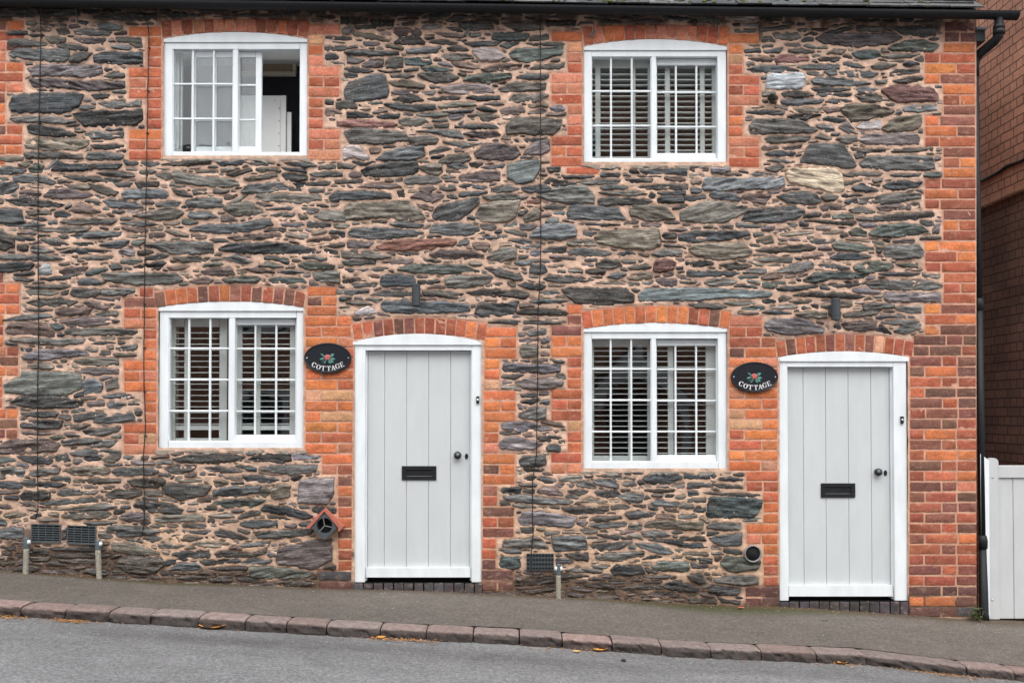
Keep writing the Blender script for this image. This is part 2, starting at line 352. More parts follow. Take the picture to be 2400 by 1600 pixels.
STONES = """
@0 0
d 0,60 260,60 270,100 200,120 0,115
d 290,65 530,65 540,110 300,115
d 640,110 960,90 1070,90 1070,140 900,140 640,130
g 665,175 760,160 830,190 800,215 690,200
d 385,200 460,195 475,230 400,235
d 505,210 640,200 760,220 740,245 620,240 510,240
d 45,225 110,210 190,220 190,240 60,240
d 190,240 290,235 310,250 230,255
d 60,275 180,272 320,300 310,312 200,318 70,312
o 310,255 380,245 450,265 440,290 350,300
p 500,265 620,260 720,270 700,300 560,295
d 790,260 870,255 960,265 970,320 930,330 880,295 800,285
d 390,310 480,300 600,330 590,348 430,340
d 760,320 830,305 895,325 880,340 790,335
d 60,365 120,335 300,345 470,340 475,400 440,425 200,410 80,385
d 470,405 520,360 630,365 580,410 540,430 480,425
d 640,375 720,355 970,360 975,435 800,440 640,420
v 190,470 260,450 420,445 520,445 690,450 705,500 620,535 420,520 220,520
d 710,520 780,485 850,500 850,525 760,535
p 200,545 320,535 520,555 850,560 850,600 650,625 430,600 230,595
D 65,720 100,655 240,640 500,635 575,650 540,720 480,760 400,775 80,765
k 625,650 700,635 750,645 730,670 660,680
d 670,700 820,690 960,685 960,720 800,740 720,730
d 540,730 600,715 650,735 600,750 550,750
k 500,780 600,760 880,760 965,745 975,810 930,850 700,865 570,860
d 70,810 200,795 330,795 520,830 470,845 300,835 90,830
k 190,860 260,850 420,880 520,920 480,930 300,930 200,910
d 575,915 640,895 760,910 845,900 840,940 740,950 630,945
o 170,990 230,945 500,945 610,960 590,1000 520,1020 330,1025 180,1010
k 620,990 845,990 840,1010 740,1020 640,1005
d 165,1050 210,1035 400,1040 560,1060 570,1080 350,1080 180,1075
d 585,1075 610,1045 730,1040 840,1060 830,1090 620,1090
o 0,1065 160,1070 160,1095 70,1100 0,1090
d 0,1150 80,1130 180,1160 150,1185 0,1185
g 195,1150 240,1115 300,1125 290,1170 210,1175
d 300,1160 390,1080 400,1090 340,1150
k 350,1165 400,1100 480,1120 830,1120 800,1150 640,1155 480,1170
d 90,1205 180,1190 280,1200 380,1240 350,1255 200,1250 100,1235
d 0,1245 90,1240 130,1270 90,1310 0,1325
o 440,1260 620,1265 610,1290 490,1290
k 430,1200 640,1205 830,1225 740,1245 560,1235
k 600,1250 700,1270 810,1310 780,1335 720,1330 640,1290
d 660,1180 840,1165 920,1200 870,1210 740,1200
d 770,1245 900,1245 880,1275 810,1270
k 920,1245 1085,1240 1080,1275 940,1280
p 300,1340 350,1290 480,1290 630,1330 580,1350 380,1355
p 130,1310 220,1300 285,1320 250,1345 140,1345
b 830,1320 870,1295 1100,1290 1150,1330 1120,1350 850,1355
d 40,1360 180,1350 350,1375 440,1395 400,1410 130,1405
p 470,1440 550,1385 690,1440 680,1450 540,1450
d 700,1370 770,1360 920,1370 975,1410 900,1420 760,1415
d 0,1420 150,1430 165,1510 100,1520 0,1520
d 905,1470 1170,1410 1250,1450 1200,1490 1050,1500
o 180,1440 330,1435 350,1460 200,1470
d 30,1530 200,1510 310,1530 280,1545 60,1550
k 1100,1120 1250,1095 1440,1095 1430,1115 1280,1130 1140,1125
k 1470,1100 1660,1095 1640,1125 1500,1130
d 1660,1105 1800,1095 1870,1115 1760,1130
k 1920,1110 2085,1105 2160,1130 2080,1140
o 1170,1185 1190,1165 1330,1195 1600,1225 1630,1260 1540,1280 1200,1245
d 1060,1190 1150,1170 1170,1215 1120,1225
o 1330,1165 1490,1160 1480,1180 1340,1180
k 1540,1190 1700,1145 1720,1160 1600,1205
o 1660,1215 1880,1175 1890,1205 1700,1235
k 1920,1190 1960,1180 2080,1185 2095,1220 2030,1235 1940,1225
k 1915,1140 2080,1155 2090,1175 1940,1160
d 1640,1310 1690,1260 1900,1245 1970,1280 1850,1310 1700,1320
d 1960,1280 2050,1280 2050,1300 1960,1300
k 2000,1250 2250,1240 2240,1260 2030,1275
d 2110,1185 2240,1170 2323,1180 2323,1205 2150,1205
d 1170,1285 1250,1300 1310,1340 1270,1345 1200,1320
d 1310,1295 1410,1290 1410,1315 1320,1325
o 1730,1355 1760,1325 2000,1325 2170,1330 2190,1360 2060,1385 1800,1370
d 2240,1340 2323,1290 2323,1370 2250,1365
d 2100,1290 2210,1285 2200,1310 2110,1310
d 1265,1375 1330,1355 1510,1350 1510,1410 1380,1420 1280,1410
d 1510,1400 1690,1320 1620,1385 1530,1420
o 1520,1420 1650,1380 1700,1370 1790,1440 1770,1455 1600,1475
d 1060,1390 1160,1370 1240,1380 1200,1405 1080,1405
d 1280,1470 1300,1440 1420,1445 1490,1480 1400,1490 1300,1490
d 1810,1425 1960,1410 2040,1415 1960,1430
o 2140,1475 2200,1430 2323,1435 2323,1510 2200,1500
o 2030,1460 2080,1450 2100,1490 2050,1505
d 1840,1465 1920,1450 2010,1455 1990,1475 1880,1475
d 1290,1568 1380,1530 1600,1530 1830,1490 1860,1530 1700,1575 1500,1590
d 410,1510 560,1490 800,1495 760,1525 480,1530
d 820,1520 980,1510 1080,1530 960,1545
@800 0
d 0,120 180,125 170,160 0,165
d 200,140 360,140 350,180 220,185
d 800,150 1000,140 1040,200 860,215 820,190
d 1090,160 1280,150 1380,200 1200,215
k 1390,140 1600,145 1590,175 1400,180
g 90,180 180,172 240,178 235,195 100,198
o 80,225 150,225 340,270 320,290 180,270 90,245
p 370,190 540,200 545,240 400,250 350,220
k 360,295 400,260 520,245 570,290 560,305 370,300
p 640,225 780,230 850,250 800,262 680,245
g 1030,235 1060,225 1240,230 1280,240 1260,275 1100,282 1025,270
d 600,290 680,270 800,295 780,305 650,300
d 840,295 960,285 1085,285 1060,310 900,320
d 1080,310 1160,290 1210,295 1130,335
d 20,355 110,343 390,358 395,375 200,385 40,370
d 440,345 520,330 680,320 650,360 560,368 450,368
d 720,330 800,308 870,345 800,352 730,350
l 890,345 960,328 1060,340 1120,390 1050,420 950,418 910,380
g 1140,370 1200,335 1370,325 1510,318 1500,370 1400,400 1250,430 1160,405
d 1260,298 1500,292 1520,305 1480,312 1300,312
d 0,375 80,395 160,412 130,430 0,435
p 140,450 200,405 290,405 280,460 180,458
o 300,430 330,395 420,395 420,460 310,465
g 430,400 600,390 620,440 540,450 440,450
d 680,385 760,365 880,378 900,400 780,415 720,410
p 750,430 850,430 940,465 880,475 790,455
p 950,475 1080,440 1230,440 1220,470 1100,485 980,490
d 1250,475 1380,440 1520,435 1520,465 1350,480
k 20,470 120,463 220,485 180,498 60,490
d 20,500 100,498 110,520 60,530 25,520
k 250,480 330,490 410,480 400,492 300,498
g 540,465 620,453 760,478 700,490 580,488
d 520,510 600,495 740,500 800,530 760,555 640,565 570,545
D 20,620 50,570 210,510 295,515 325,620 310,665 160,695 30,700
d 330,515 420,502 500,518 440,535 350,535
o 320,565 450,545 570,580 560,605 480,605 360,590
p 340,630 440,612 540,630 480,645 370,645
g 830,550 870,515 1050,500 1155,505 1160,530 1010,570 900,560
d 1190,530 1270,505 1410,515 1400,540 1260,545
d 1070,610 1180,565 1390,570 1390,610 1200,630 1090,630
v 680,600 760,580 960,580 1030,610 1040,635 900,640 760,645 700,625
k 350,680 420,650 500,650 560,685 470,700
d 600,590 680,590 660,608 610,605
d 550,635 640,625 620,645 570,648
k 585,675 700,660 810,665 800,680 660,690
k 850,670 900,655 1080,658 1080,680 960,690
d 1135,685 1180,645 1380,640 1410,655 1350,690 1200,700
d 0,700 80,690 110,740 0,745
k 290,710 380,705 480,720 640,715 645,745 480,760 340,740
o 660,725 760,705 900,700 920,720 780,735 680,740
d 970,710 1060,700 1110,712 1060,722
k 920,740 980,730 1060,755 1030,770 950,758
p 1080,760 1140,730 1230,730 1250,760 1200,780 1090,780
d 1270,775 1370,740 1400,760 1340,785
v 1420,735 1500,720 1520,745 1480,765 1430,755
k 0,765 160,770 220,795 150,805 0,805
k 240,795 320,778 400,780 390,805 280,812
o 510,780 620,765 740,780 680,800 560,800
k 690,760 900,748 880,770 760,775
v 730,795 790,780 840,785 800,812 740,815
o 860,790 930,770 1050,775 1075,800 1000,830 900,820
r 0,830 140,820 290,835 380,850 340,870 160,865 0,860
o 390,830 450,810 560,810 600,835 540,865 430,860
d 630,850 730,845 730,870 640,875
b 770,850 830,825 825,845 780,865
k 770,870 880,848 1050,855 1070,875 900,880
d 1120,860 1180,800 1300,800 1500,820 1490,880 1440,915 1280,920 1125,910
d 20,900 80,875 300,890 440,905 455,950 300,985 60,975
d 400,960 480,935 600,925 660,950 640,980 560,995 420,990
d 510,895 640,885 810,895 830,945 760,945 640,910
p 830,910 920,895 1050,900 1085,920 1000,940 880,935
l 10,1030 40,990 120,1000 190,1080 150,1100 80,1070 20,1090
p 190,1015 270,1020 250,1050 200,1045
d 235,1085 320,1030 470,995 560,1000 570,1060 480,1095 300,1095
d 600,1030 700,1000 750,1015 680,1040 600,1055
p 905,1045 980,980 1060,975 1190,1000 1220,1050 1160,1090 1000,1090 930,1080
p 1240,1050 1310,970 1415,950 1420,1020 1360,1055
d 660,1105 720,1065 860,1048 885,1080 840,1110 740,1115
d 690,965 900,980 960,975 840,1010 720,980
k 1170,955 1290,945 1400,940 1260,970 1190,970
d 135,1165 200,1130 330,1110 520,1100 525,1160 480,1190 320,1210 160,1200
o 530,1140 600,1115 680,1115 690,1170 640,1195 560,1170
d 720,1130 800,1110 860,1140 790,1155
v 950,1140 1110,1115 1100,1145 970,1155
p 800,1215 850,1170 1080,1170 1080,1230 980,1240 830,1235
G 1130,1130 1200,1105 1340,1085 1355,1140 1300,1240 1190,1255 1130,1210
d 430,1235 470,1200 640,1200 685,1235 640,1255 440,1250
k 0,1230 150,1225 140,1245 0,1250
d 0,1110 100,1130 70,1150 0,1150
d 40,1260 85,1260 80,1280 45,1275
p 110,1275 220,1250 380,1255 410,1275 260,1285
d 670,1280 700,1258 770,1265 780,1295 690,1300
k 800,1270 880,1255 990,1275 960,1290 850,1290
d 1020,1290 1130,1262 1210,1290 1150,1310 1020,1305
p 530,1285 610,1265 650,1285 600,1310 540,1305
k 380,1300 430,1290 430,1340 385,1345
d 0,1315 150,1300 330,1320 340,1350 160,1360 0,1360
p 470,1345 530,1310 700,1330 690,1350 620,1385 540,1360
d 960,1340 1080,1320 1270,1335 1250,1355 1000,1365
d 1225,1280 1380,1260 1435,1295 1380,1315 1240,1305
o 1330,1335 1480,1275 1660,1260 1720,1330 1720,1385 1540,1390 1400,1360
o 0,1425 60,1380 260,1380 460,1370 560,1470 570,1490 480,1510 300,1480 100,1500 0,1500
d 620,1470 650,1410 930,1340 940,1380 840,1475 780,1505 640,1500
o 915,1460 950,1400 1080,1370 1215,1365 1190,1470 1130,1515 1000,1510 930,1500
d 1370,1410 1430,1390 1535,1405 1500,1425 1400,1425
r 1240,1385 1290,1368 1355,1375 1350,1390
d 1535,1450 1560,1400 1720,1405 1880,1420 1935,1495 1700,1500 1540,1490
o 1960,1440 1990,1400 2200,1405 2270,1490 2100,1510 1970,1470
o 1240,1480 1330,1420 1355,1450 1350,1500 1250,1510
b 1390,1510 1420,1485 1470,1485 1480,1510 1430,1530
d 330,1525 400,1505 560,1530 540,1550 400,1550
k 1400,1145 1490,1135 1490,1165 1420,1170
k 1760,1150 1900,1148 1900,1160 1780,1165
d 2030,1160 2200,1150 2323,1150 2323,1195 2200,1180 2060,1185
k 1380,1240 1420,1215 1600,1250 1540,1270 1440,1270
d 1600,1240 1760,1225 1900,1225 1890,1250 1680,1260
k 1500,1195 1720,1200 1680,1215 1520,1215
d 1930,1220 2120,1220 2110,1240 1960,1250
d 1760,1275 1840,1260 1950,1275 1920,1290 1780,1290
d 1750,1310 2000,1300 2080,1320 2000,1335 1780,1325
k 1745,1370 1760,1350 2000,1350 2120,1370 2060,1395 1760,1400
d 2020,1275 2160,1255 2323,1260 2323,1290 2080,1290
d 2150,1315 2323,1300 2323,1325 2180,1325
k 2150,1360 2180,1335 2323,1340 2323,1380 2160,1380
k 1610,1525 1700,1520 1900,1530 1760,1545
@1600 0
p 905,265 960,235 1450,230 1490,260 1400,300 1180,325 960,295
d 1405,185 1560,180 1735,195 1720,240 1640,255 1500,235
d 615,230 780,225 805,260 740,275 630,265
p 690,305 790,295 800,315 720,320
k 970,225 1100,190 1160,195 1040,235
g 1395,330 1500,280 1640,275 1740,310 1700,350 1560,352 1420,345
d 420,345 520,330 530,358 430,360
d 550,350 680,325 660,360 570,365
o 980,370 1040,330 1110,345 1080,372
p 445,400 560,395 620,405 600,425 480,415
r 625,405 680,375 850,390 860,410 780,425 640,438
k 920,405 960,392 1070,395 1060,420 930,422
g 1150,365 1200,345 1330,350 1345,385 1250,405 1180,400
d 1350,385 1440,370 1610,375 1540,395 1400,400
k 1500,440 1540,418 1610,440 1540,455
d 430,475 540,450 660,450 790,485 700,498 480,490
d 780,460 880,440 1060,445 1065,470 960,475 830,475
o 1280,455 1340,435 1455,440 1400,470 1300,475
d 1085,440 1120,425 1240,460 1160,465
d 960,490 1040,470 1050,510 1000,515
d 1060,495 1180,485 1330,500 1290,530 1200,530 1090,520
d 1410,500 1450,478 1610,472 1610,495 1480,515 1410,518
B 570,515 800,500 830,525 815,600 760,610 565,605
d 875,550 920,530 1060,535 1280,570 1200,585 1000,585 890,575
d 1310,550 1390,545 1380,570 1320,575
k 1430,555 1560,525 1635,530 1630,550 1500,570
k 875,605 960,595 1140,610 1060,625 920,635
b 1165,605 1240,590 1330,610 1290,625 1190,620
k 670,640 760,615 850,630 890,655 800,665 690,660
d 910,645 1060,630 1150,640 1130,660 960,660
d 1170,650 1210,632 1310,640 1410,685 1360,697 1220,695
r 1350,620 1420,590 1600,590 1700,605 1735,660 1720,690 1500,700 1430,690
d 665,690 760,675 960,680 940,705 760,720 680,712
k 970,695 1060,675 1150,690 1060,710
b 1495,740 1540,720 1725,722 1730,750 1600,765 1510,760
k 430,765 560,750 690,760 680,785 480,780
o 730,755 840,735 940,745 920,765 740,765
p 940,735 1060,735 1070,755 990,775
k 710,795 820,775 940,785 860,810 840,825
o 1070,740 1110,715 1300,715 1440,760 1380,790 1260,820 1150,830
k 920,820 1000,795 1110,820 1060,835
d 450,860 500,810 740,815 800,820 915,890 850,905 620,905 530,915 460,900
d 905,860 960,848 1025,855 1030,890 970,905
v 1060,870 1120,830 1160,870 1190,910 1130,905
l 1180,870 1220,840 1345,820 1350,880 1240,890
o 1350,880 1450,800 1620,785 1625,840 1580,890 1480,900 1380,895
d 555,950 600,930 870,930 840,965 700,975 580,975
d 900,935 940,915 1020,945 980,958
d 1040,950 1100,925 1180,930 1190,960 1110,980
v 1195,950 1260,915 1590,912 1610,950 1600,985 1440,990 1240,985
d 1120,1000 1200,1020 1700,1010 1700,1030 1420,1040 1200,1040 1150,1025
p 670,1010 810,990 800,1010 700,1025
k 560,1050 640,1030 765,1040 750,1060 600,1062
d 1165,1050 1250,1040 1240,1070 1180,1078
D 800,1105 850,1000 900,980 1090,985 1180,1130 1150,1150 920,1120 830,1110
d 575,1095 640,1082 765,1100 740,1110 640,1105
k 560,1145 660,1120 690,1135 640,1170 590,1165
d 1205,1110 1270,1065 1500,1060 1700,1070 1715,1150 1600,1165 1380,1155 1220,1140
b 130,1270 150,1210 400,1215 680,1205 695,1260 620,1290 400,1290 150,1300
t 700,1190 730,1150 1020,1145 1080,1190 1100,1290 1040,1310 880,1280 720,1240
d 1080,1190 1160,1175 1360,1180 1340,1195 1120,1205
d 1410,1190 1620,1185 1600,1205 1440,1205
k 1090,1245 1220,1225 1160,1250 1110,1262
k 1150,1280 1220,1250 1330,1300 1250,1308 1170,1300
k 1360,1265 1440,1235 1630,1240 1600,1270 1400,1300
d 1290,1225 1360,1215 1350,1240 1300,1245
d 0,1340 150,1330 155,1350 60,1375 0,1370
d 180,1330 200,1305 340,1315 400,1355 380,1370 200,1350
p 400,1340 440,1325 600,1330 560,1390 480,1380
k 640,1340 740,1310 820,1308 900,1320 940,1370 880,1395 720,1380
o 940,1340 1000,1315 1060,1340 1020,1370 960,1370
d 1100,1375 1180,1345 1190,1385 1120,1395
d 1190,1360 1440,1320 1620,1320 1620,1350 1440,1385 1200,1390
p 1320,1410 1400,1395 1610,1380 1615,1415 1400,1435 1340,1430
p 930,1415 980,1395 1110,1400 1110,1430 960,1435
o 0,1450 120,1380 240,1372 440,1410 420,1450 280,1520 120,1518 0,1500
d 400,1500 440,1430 760,1405 830,1440 780,1495 600,1520 430,1510
d 1130,1430 1200,1410 1310,1440 1280,1455 1160,1450
k 1180,1490 1400,1465 1700,1445 1710,1480 1500,1500 1240,1505
k 830,1500 960,1505 1180,1510 1150,1535 960,1520
@0 530
d 0,20 100,80 100,140 40,165 0,160
d 130,15 400,10 620,10 580,40 400,45
d 480,65 600,40 830,40 810,70 640,85 520,82
o 280,90 380,85 470,125 430,140 320,120
d 100,80 200,70 240,95 150,105
d 210,150 240,130 370,170 300,182 220,175
k 500,115 620,110 640,130 560,135
d 680,130 760,105 880,100 850,140 760,150
k 410,180 520,155 760,170 640,185 480,187
d 850,75 960,65 1000,70 920,82
d 980,130 1100,110 1400,108 1450,120 1455,175 1390,190 1200,195 1080,160
k 1490,160 1560,125 1760,115 1960,120 2190,170 2170,185 1960,190 1640,185
p 1550,80 1640,60 1900,50 1920,70 1760,95 1580,95
d 0,200 300,200 380,210 440,225 260,235 0,225
d 550,215 660,205 840,210 760,225 600,228
k 990,215 1080,190 1150,200 1100,225 1000,230
d 1180,215 1320,205 1430,215 1380,245 1240,245
k 0,255 100,245 235,260 200,300 60,312 0,310
B 262,310 300,255 345,265 355,320 330,335 270,330
p 405,310 450,285 600,280 560,330 500,350 430,335
k 270,360 400,345 490,340 480,360 340,372
k 90,350 230,365 200,380 110,370
o 690,325 860,320 1200,325 1245,370 1200,390 940,405 800,385 720,375
d 530,380 600,350 720,385 660,400 540,400
k 910,280 1080,240 1135,250 1080,295 960,295
p 1140,280 1290,270 1240,300 1160,300
d 1520,215 1620,195 1720,245 1640,255 1560,235
p 1370,310 1450,285 1560,280 1600,330 1500,340 1400,330
p 1660,290 1760,285 1870,315 1760,320
d 1760,270 1830,245 1930,275 1860,290
g 2030,265 2120,240 2280,270 2260,290 2100,300
d 1890,315 1970,300 2070,315 1980,328
p 1290,375 1400,350 1455,365 1420,390 1330,390
g 1510,365 1640,340 1780,355 1740,385 1560,385
g 1830,365 1900,350 2060,355 2085,385 1960,395 1850,385
o 2130,320 2200,305 2323,310 2323,395 2150,370
d 170,410 380,400 480,410 400,430 220,420
o 180,440 280,430 400,455 340,470 200,470
k 480,460 500,430 660,430 700,455 640,485 500,480
d 690,435 900,425 920,440 860,470 700,470
d 180,525 230,500 400,490 530,515 480,540 260,545
p 570,520 640,515 780,535 720,565 660,560 600,540
p 640,490 820,490 810,510 720,505
d 170,560 360,570 300,580 200,575
p 380,580 430,560 630,560 600,600 480,610 390,600
d 20,640 160,610 300,595 360,615 240,635 60,645
d 650,600 720,582 805,590 800,612 680,610
p 405,650 490,625 480,650 420,662
p 440,660 520,625 680,615 815,645 760,665 580,685 470,680
p 35,710 80,660 240,650 320,670 370,730 370,755 200,740 50,735
d 440,710 500,695 760,695 935,705 935,740 700,740 500,745 450,730
d 60,770 240,765 580,770 560,800 400,810 180,795
k 620,800 720,785 790,795 680,805
d 790,830 860,810 935,810 930,845 800,850
v 150,890 240,850 400,838 560,845 610,875 480,890 300,908 160,905
d 770,870 930,875 920,885 800,888
o 500,920 600,898 800,900 810,940 700,950 560,940
o 190,950 280,925 370,960 340,975 220,965
v 510,985 600,970 810,972 810,1000 640,1010
d 720,1060 800,1030 810,1100 730,1120
G 30,1080 140,1035 160,990 420,990 550,1010 560,1100 460,1150 200,1150 40,1130
b 560,1060 640,1040 700,1080 690,1130 580,1140
k 70,1200 160,1155 400,1160 560,1190 575,1215 480,1240 200,1235
k 700,1155 800,1142 945,1150 900,1172 720,1170
d 550,1170 660,1165 640,1182 570,1182
d 730,1215 780,1185 860,1215 800,1240 740,1235
k 145,1275 260,1262 400,1270 380,1300 170,1290
d 500,1290 620,1265 730,1280 640,1310 510,1330
d 640,1310 760,1290 900,1268 920,1320 760,1340 640,1335
k 140,1350 220,1320 430,1325 410,1375 260,1380 150,1365
d 430,1385 530,1355 620,1350 540,1385
d 565,1390 620,1380 820,1370 810,1400 700,1425 580,1420
p 150,1400 300,1398 390,1410 280,1420 160,1418
p 0,1490 80,1455 320,1450 410,1490 380,1530 200,1545 0,1550
d 420,1460 560,1445 700,1455 600,1480 430,1490
d 580,1490 700,1460 800,1455 760,1500 620,1500
d 480,1540 600,1520 820,1530 820,1560 600,1568 500,1560
@800 530
d 45,50 90,20 260,10 480,30 560,45 500,75 240,95 100,80
b 600,40 620,0 760,-25 930,0 940,30 880,65 700,60
r 240,140 330,105 700,90 785,100 780,125 600,155 380,170 270,155
p 0,105 220,110 180,150 0,155
d 0,170 160,165 340,210 260,225 0,215
d 380,190 470,180 540,190 440,205
d 5,240 160,230 230,235 230,255 100,270 20,260
p 280,245 400,222 490,225 480,250 380,262
p 600,195 680,165 880,170 970,200 920,220 760,225 640,215
d 20,295 240,290 320,285 240,310 60,315
g 380,295 480,262 840,265 940,310 800,330 500,320
D 270,350 300,330 490,335 505,380 480,405 300,410 265,390
d 700,360 760,340 1030,345 1000,390 880,420 720,420
d 70,395 180,385 250,395 230,415 90,415
k 975,285 1050,290 1220,330 1235,360 1180,370 1060,340
p 890,125 960,115 1010,130 980,175 920,160
o 990,215 1080,150 1190,155 1190,220 1080,245 1010,225
d 910,75 1000,60 1130,70 1100,85 960,90
b 1280,70 1340,10 1440,-25 1590,0 1600,70 1500,95 1360,85
d 1135,100 1240,90 1300,110 1240,125
o 1720,80 1780,30 1960,25 2160,20 2175,130 2100,165 1900,150 1740,110
d 1365,175 1430,145 1530,145 1530,180 1440,185
d 1540,170 1640,150 1840,185 1800,200 1640,205 1550,190
d 2110,190 2200,160 2323,160 2323,205 2160,210
d 1880,190 1960,165 2000,190 1920,200
d 1730,260 1790,225 1880,235 1910,270 1820,290 1740,285
r 2120,300 2140,235 2220,230 2275,250 2260,290 2180,320
d 1950,280 2060,260 2110,280 2060,300 1960,295
k 1660,310 1720,290 1800,300 1780,335 1690,330
d 1810,345 1880,310 1940,330 1880,360
o 1940,350 2030,310 2120,330 2110,360 1980,370
d 1280,300 1300,265 1380,260 1400,310 1330,330 1280,325
d 1370,365 1420,335 1540,340 1720,365 1640,380 1480,385
k 1200,400 1260,385 1390,410 1360,435 1280,430
p 2140,370 2180,355 2285,365 2280,410 2180,410
o 1730,385 1860,375 1930,395 1800,400
k 1500,435 1560,420 1930,425 1990,470 1990,520 1760,535 1590,525 1540,480
G 2020,470 2060,430 2323,420 2523,425 2900,445 2930,460 2900,485 2600,490 2323,510 2030,510
d 200,470 300,440 480,450 480,475 330,480
d 550,440 660,440 830,460 780,490 640,480 560,470
k 850,455 960,430 1200,440 1280,465 1250,495 1080,480 900,465
D 270,540 290,515 440,500 480,520 700,515 870,535 875,580 700,590 480,595 300,585
k 910,590 930,530 1060,525 1210,510 1180,590 1080,610 950,615
k 1190,580 1240,570 1440,560 1540,590 1530,605 1340,605 1200,598
d 1280,510 1400,495 1545,510 1480,530 1340,530
d 1345,455 1440,440 1490,455 1420,470
l 90,590 180,545 240,580 200,605 110,605
d 0,440 180,435 190,450 100,465 0,460
k 1000,655 1140,640 1400,645 1530,655 1440,668 1120,665
d 1250,720 1390,700 1390,735 1290,750
v 1210,775 1350,765 1340,790 1220,790
o 1215,830 1260,805 1340,820 1340,880 1230,895
v 1095,970 1110,935 1300,940 1490,945 1490,990 1380,1000 1110,985
k 1095,1020 1240,1010 1180,1045 1090,1030
v 1185,1060 1260,1035 1440,1030 1510,1060 1500,1090 1360,1115 1240,1105
k 1220,1150 1330,1135 1330,1160 1230,1160
k 1215,1200 1300,1175 1350,1180 1290,1215
d 1205,1290 1290,1235 1390,1230 1390,1310 1320,1320
v 1090,1350 1140,1330 1320,1340 1440,1380 1330,1395 1110,1390
k 1080,1405 1220,1405 1220,1418 1090,1418
k 1335,1440 1430,1425 1500,1440 1450,1460 1360,1460
v 1075,1480 1120,1435 1220,1440 1370,1480 1300,1520 1180,1525 1080,1510
d 1395,1510 1430,1485 1490,1495 1490,1530 1400,1535
o 1420,905 1520,920 1490,935 1440,925
@1600 530
k 0,60 80,35 440,35 460,60 380,85 100,110 0,110
o 40,160 100,125 400,115 470,180 440,210 240,235 90,205
k 490,165 560,155 840,130 905,150 860,170 620,185
g 1015,130 1060,105 1280,130 1300,160 1200,170 1040,165
d 1370,180 1380,135 1600,130 1640,180 1620,210 1480,230 1390,215
p 810,205 920,185 980,205 900,232 830,225
k 1000,215 1060,185 1180,185 1280,210 1180,230 1040,230
o 480,225 560,212 745,215 740,245 560,245
k 0,245 180,240 210,255 120,275 0,285
k 250,265 360,248 470,270 400,298 300,290
d 640,310 780,250 880,245 890,280 800,318 680,318
k 910,265 1020,262 1135,290 1080,300 960,280
g 1160,275 1250,245 1400,245 1435,270 1390,305 1260,315 1170,300
g 1450,262 1600,255 1600,280 1500,278
d 0,310 260,305 390,320 330,340 80,345 0,340
g 820,370 900,320 1060,310 1270,320 1230,350 1000,360 900,390
k 1330,325 1460,318 1610,325 1560,338 1400,335
d 145,385 230,355 370,370 330,400 220,415
k 980,400 1100,380 1250,380 1220,405 1040,425
d 1250,390 1320,370 1650,370 1770,405 1700,430 1480,435 1280,420
k 640,425 720,412 920,405 900,420 760,440 660,445
k 750,470 820,455 1080,455 1240,480 1180,495 960,485
v 1370,490 1380,455 1560,455 1755,460 1755,510 1560,515 1390,515
d 40,535 120,518 240,530 300,550 240,565 100,555
o 280,520 400,515 520,520 440,535 340,540
k 720,515 880,505 860,525 770,530
d 1220,545 1300,525 1440,535 1440,555 1320,565 1240,570
o 1440,560 1500,545 1610,545 1620,590 1500,590
o 580,545 720,535 785,545 740,562 620,560
k 540,585 640,575 740,595 620,600
o 770,600 860,580 980,590 980,625 840,625
d 1090,605 1200,575 1350,570 1320,600 1200,620 1110,620
v 555,680 580,640 740,625 840,635 960,700 950,725 700,740 580,710
p 1080,665 1140,650 1320,645 1310,700 1220,715 1110,705
d 1350,655 1480,635 1610,650 1560,670 1420,672
k 1315,710 1350,670 1420,735 1380,735
o 1435,715 1500,670 1620,670 1600,700 1510,730
g 1130,40 1180,5 1250,40 1250,70 1150,72
g 1265,50 1340,0 1500,-20 1620,0 1670,35 1560,60 1400,80 1280,65
v 1700,55 1710,0 1750,-15 1745,55
o 500,95 600,70 620,110 560,125 500,115
p 650,90 780,85 800,100 680,102
o 640,60 860,40 900,50 700,70
@0 1060
g 0,40 80,35 110,60 0,70
k 120,30 240,25 360,55 340,75 220,75
d 390,20 460,15 480,60 430,75 380,50
d 0,110 90,100 170,130 160,160 0,180
d 190,150 260,110 410,110 400,140 260,165
o 430,130 500,100 700,95 755,125 720,150 520,155
k 570,40 680,30 690,50 600,60
d 700,50 800,5 820,30 780,70
d 765,130 800,105 1040,105 1085,130 1040,150 800,155
d 500,190 620,178 820,185 820,210 640,215
k 240,215 280,200 450,215 400,235 280,235
o 140,200 240,180 240,225 180,230
k 870,190 960,180 1120,180 1130,215 1080,240 900,225
d 390,280 440,245 540,250 560,285 440,295
d 560,265 670,262 640,285 580,285
k 135,290 180,265 340,265 345,310 300,320 150,318
k 720,290 780,255 960,250 970,280 900,315 760,315
D 1105,240 1160,205 1180,210 1440,230 1400,290 1240,328 1120,280
d 1120,110 1200,85 1340,90 1310,130 1200,152
k 1175,45 1300,15 1560,10 1670,30 1640,55 1480,75 1220,65
k 1690,45 1780,15 1980,8 1985,55 1920,70 1760,60
d 1390,110 1480,92 1660,125 1560,135 1440,130
d 1760,110 1900,85 2160,85 2150,130 1980,150 1820,125
d 1650,160 1760,155 1900,185 1840,205 1680,195
d 1450,270 1520,235 1780,230 1760,270 1600,300 1460,295
o 1840,255 1900,220 1980,225 1970,300 1880,320 1850,300
o 1760,270 1800,225 1840,270 1800,300
v 2030,340 2040,190 2180,170 2275,180 2265,300 2220,350
g 1450,340 1540,320 1810,320 1740,365 1530,372
k 1775,390 1800,360 1960,370 2130,430 2100,450 1900,420
k 910,360 960,330 1150,345 1250,390 1220,418 1100,410 960,395
d 270,345 400,325 640,310 670,335 480,350 300,352
d 280,390 480,380 700,350 800,365 760,385 520,390
d 420,430 480,400 720,395 760,420 700,445 500,455
o 10,430 140,395 220,410 160,440 40,445
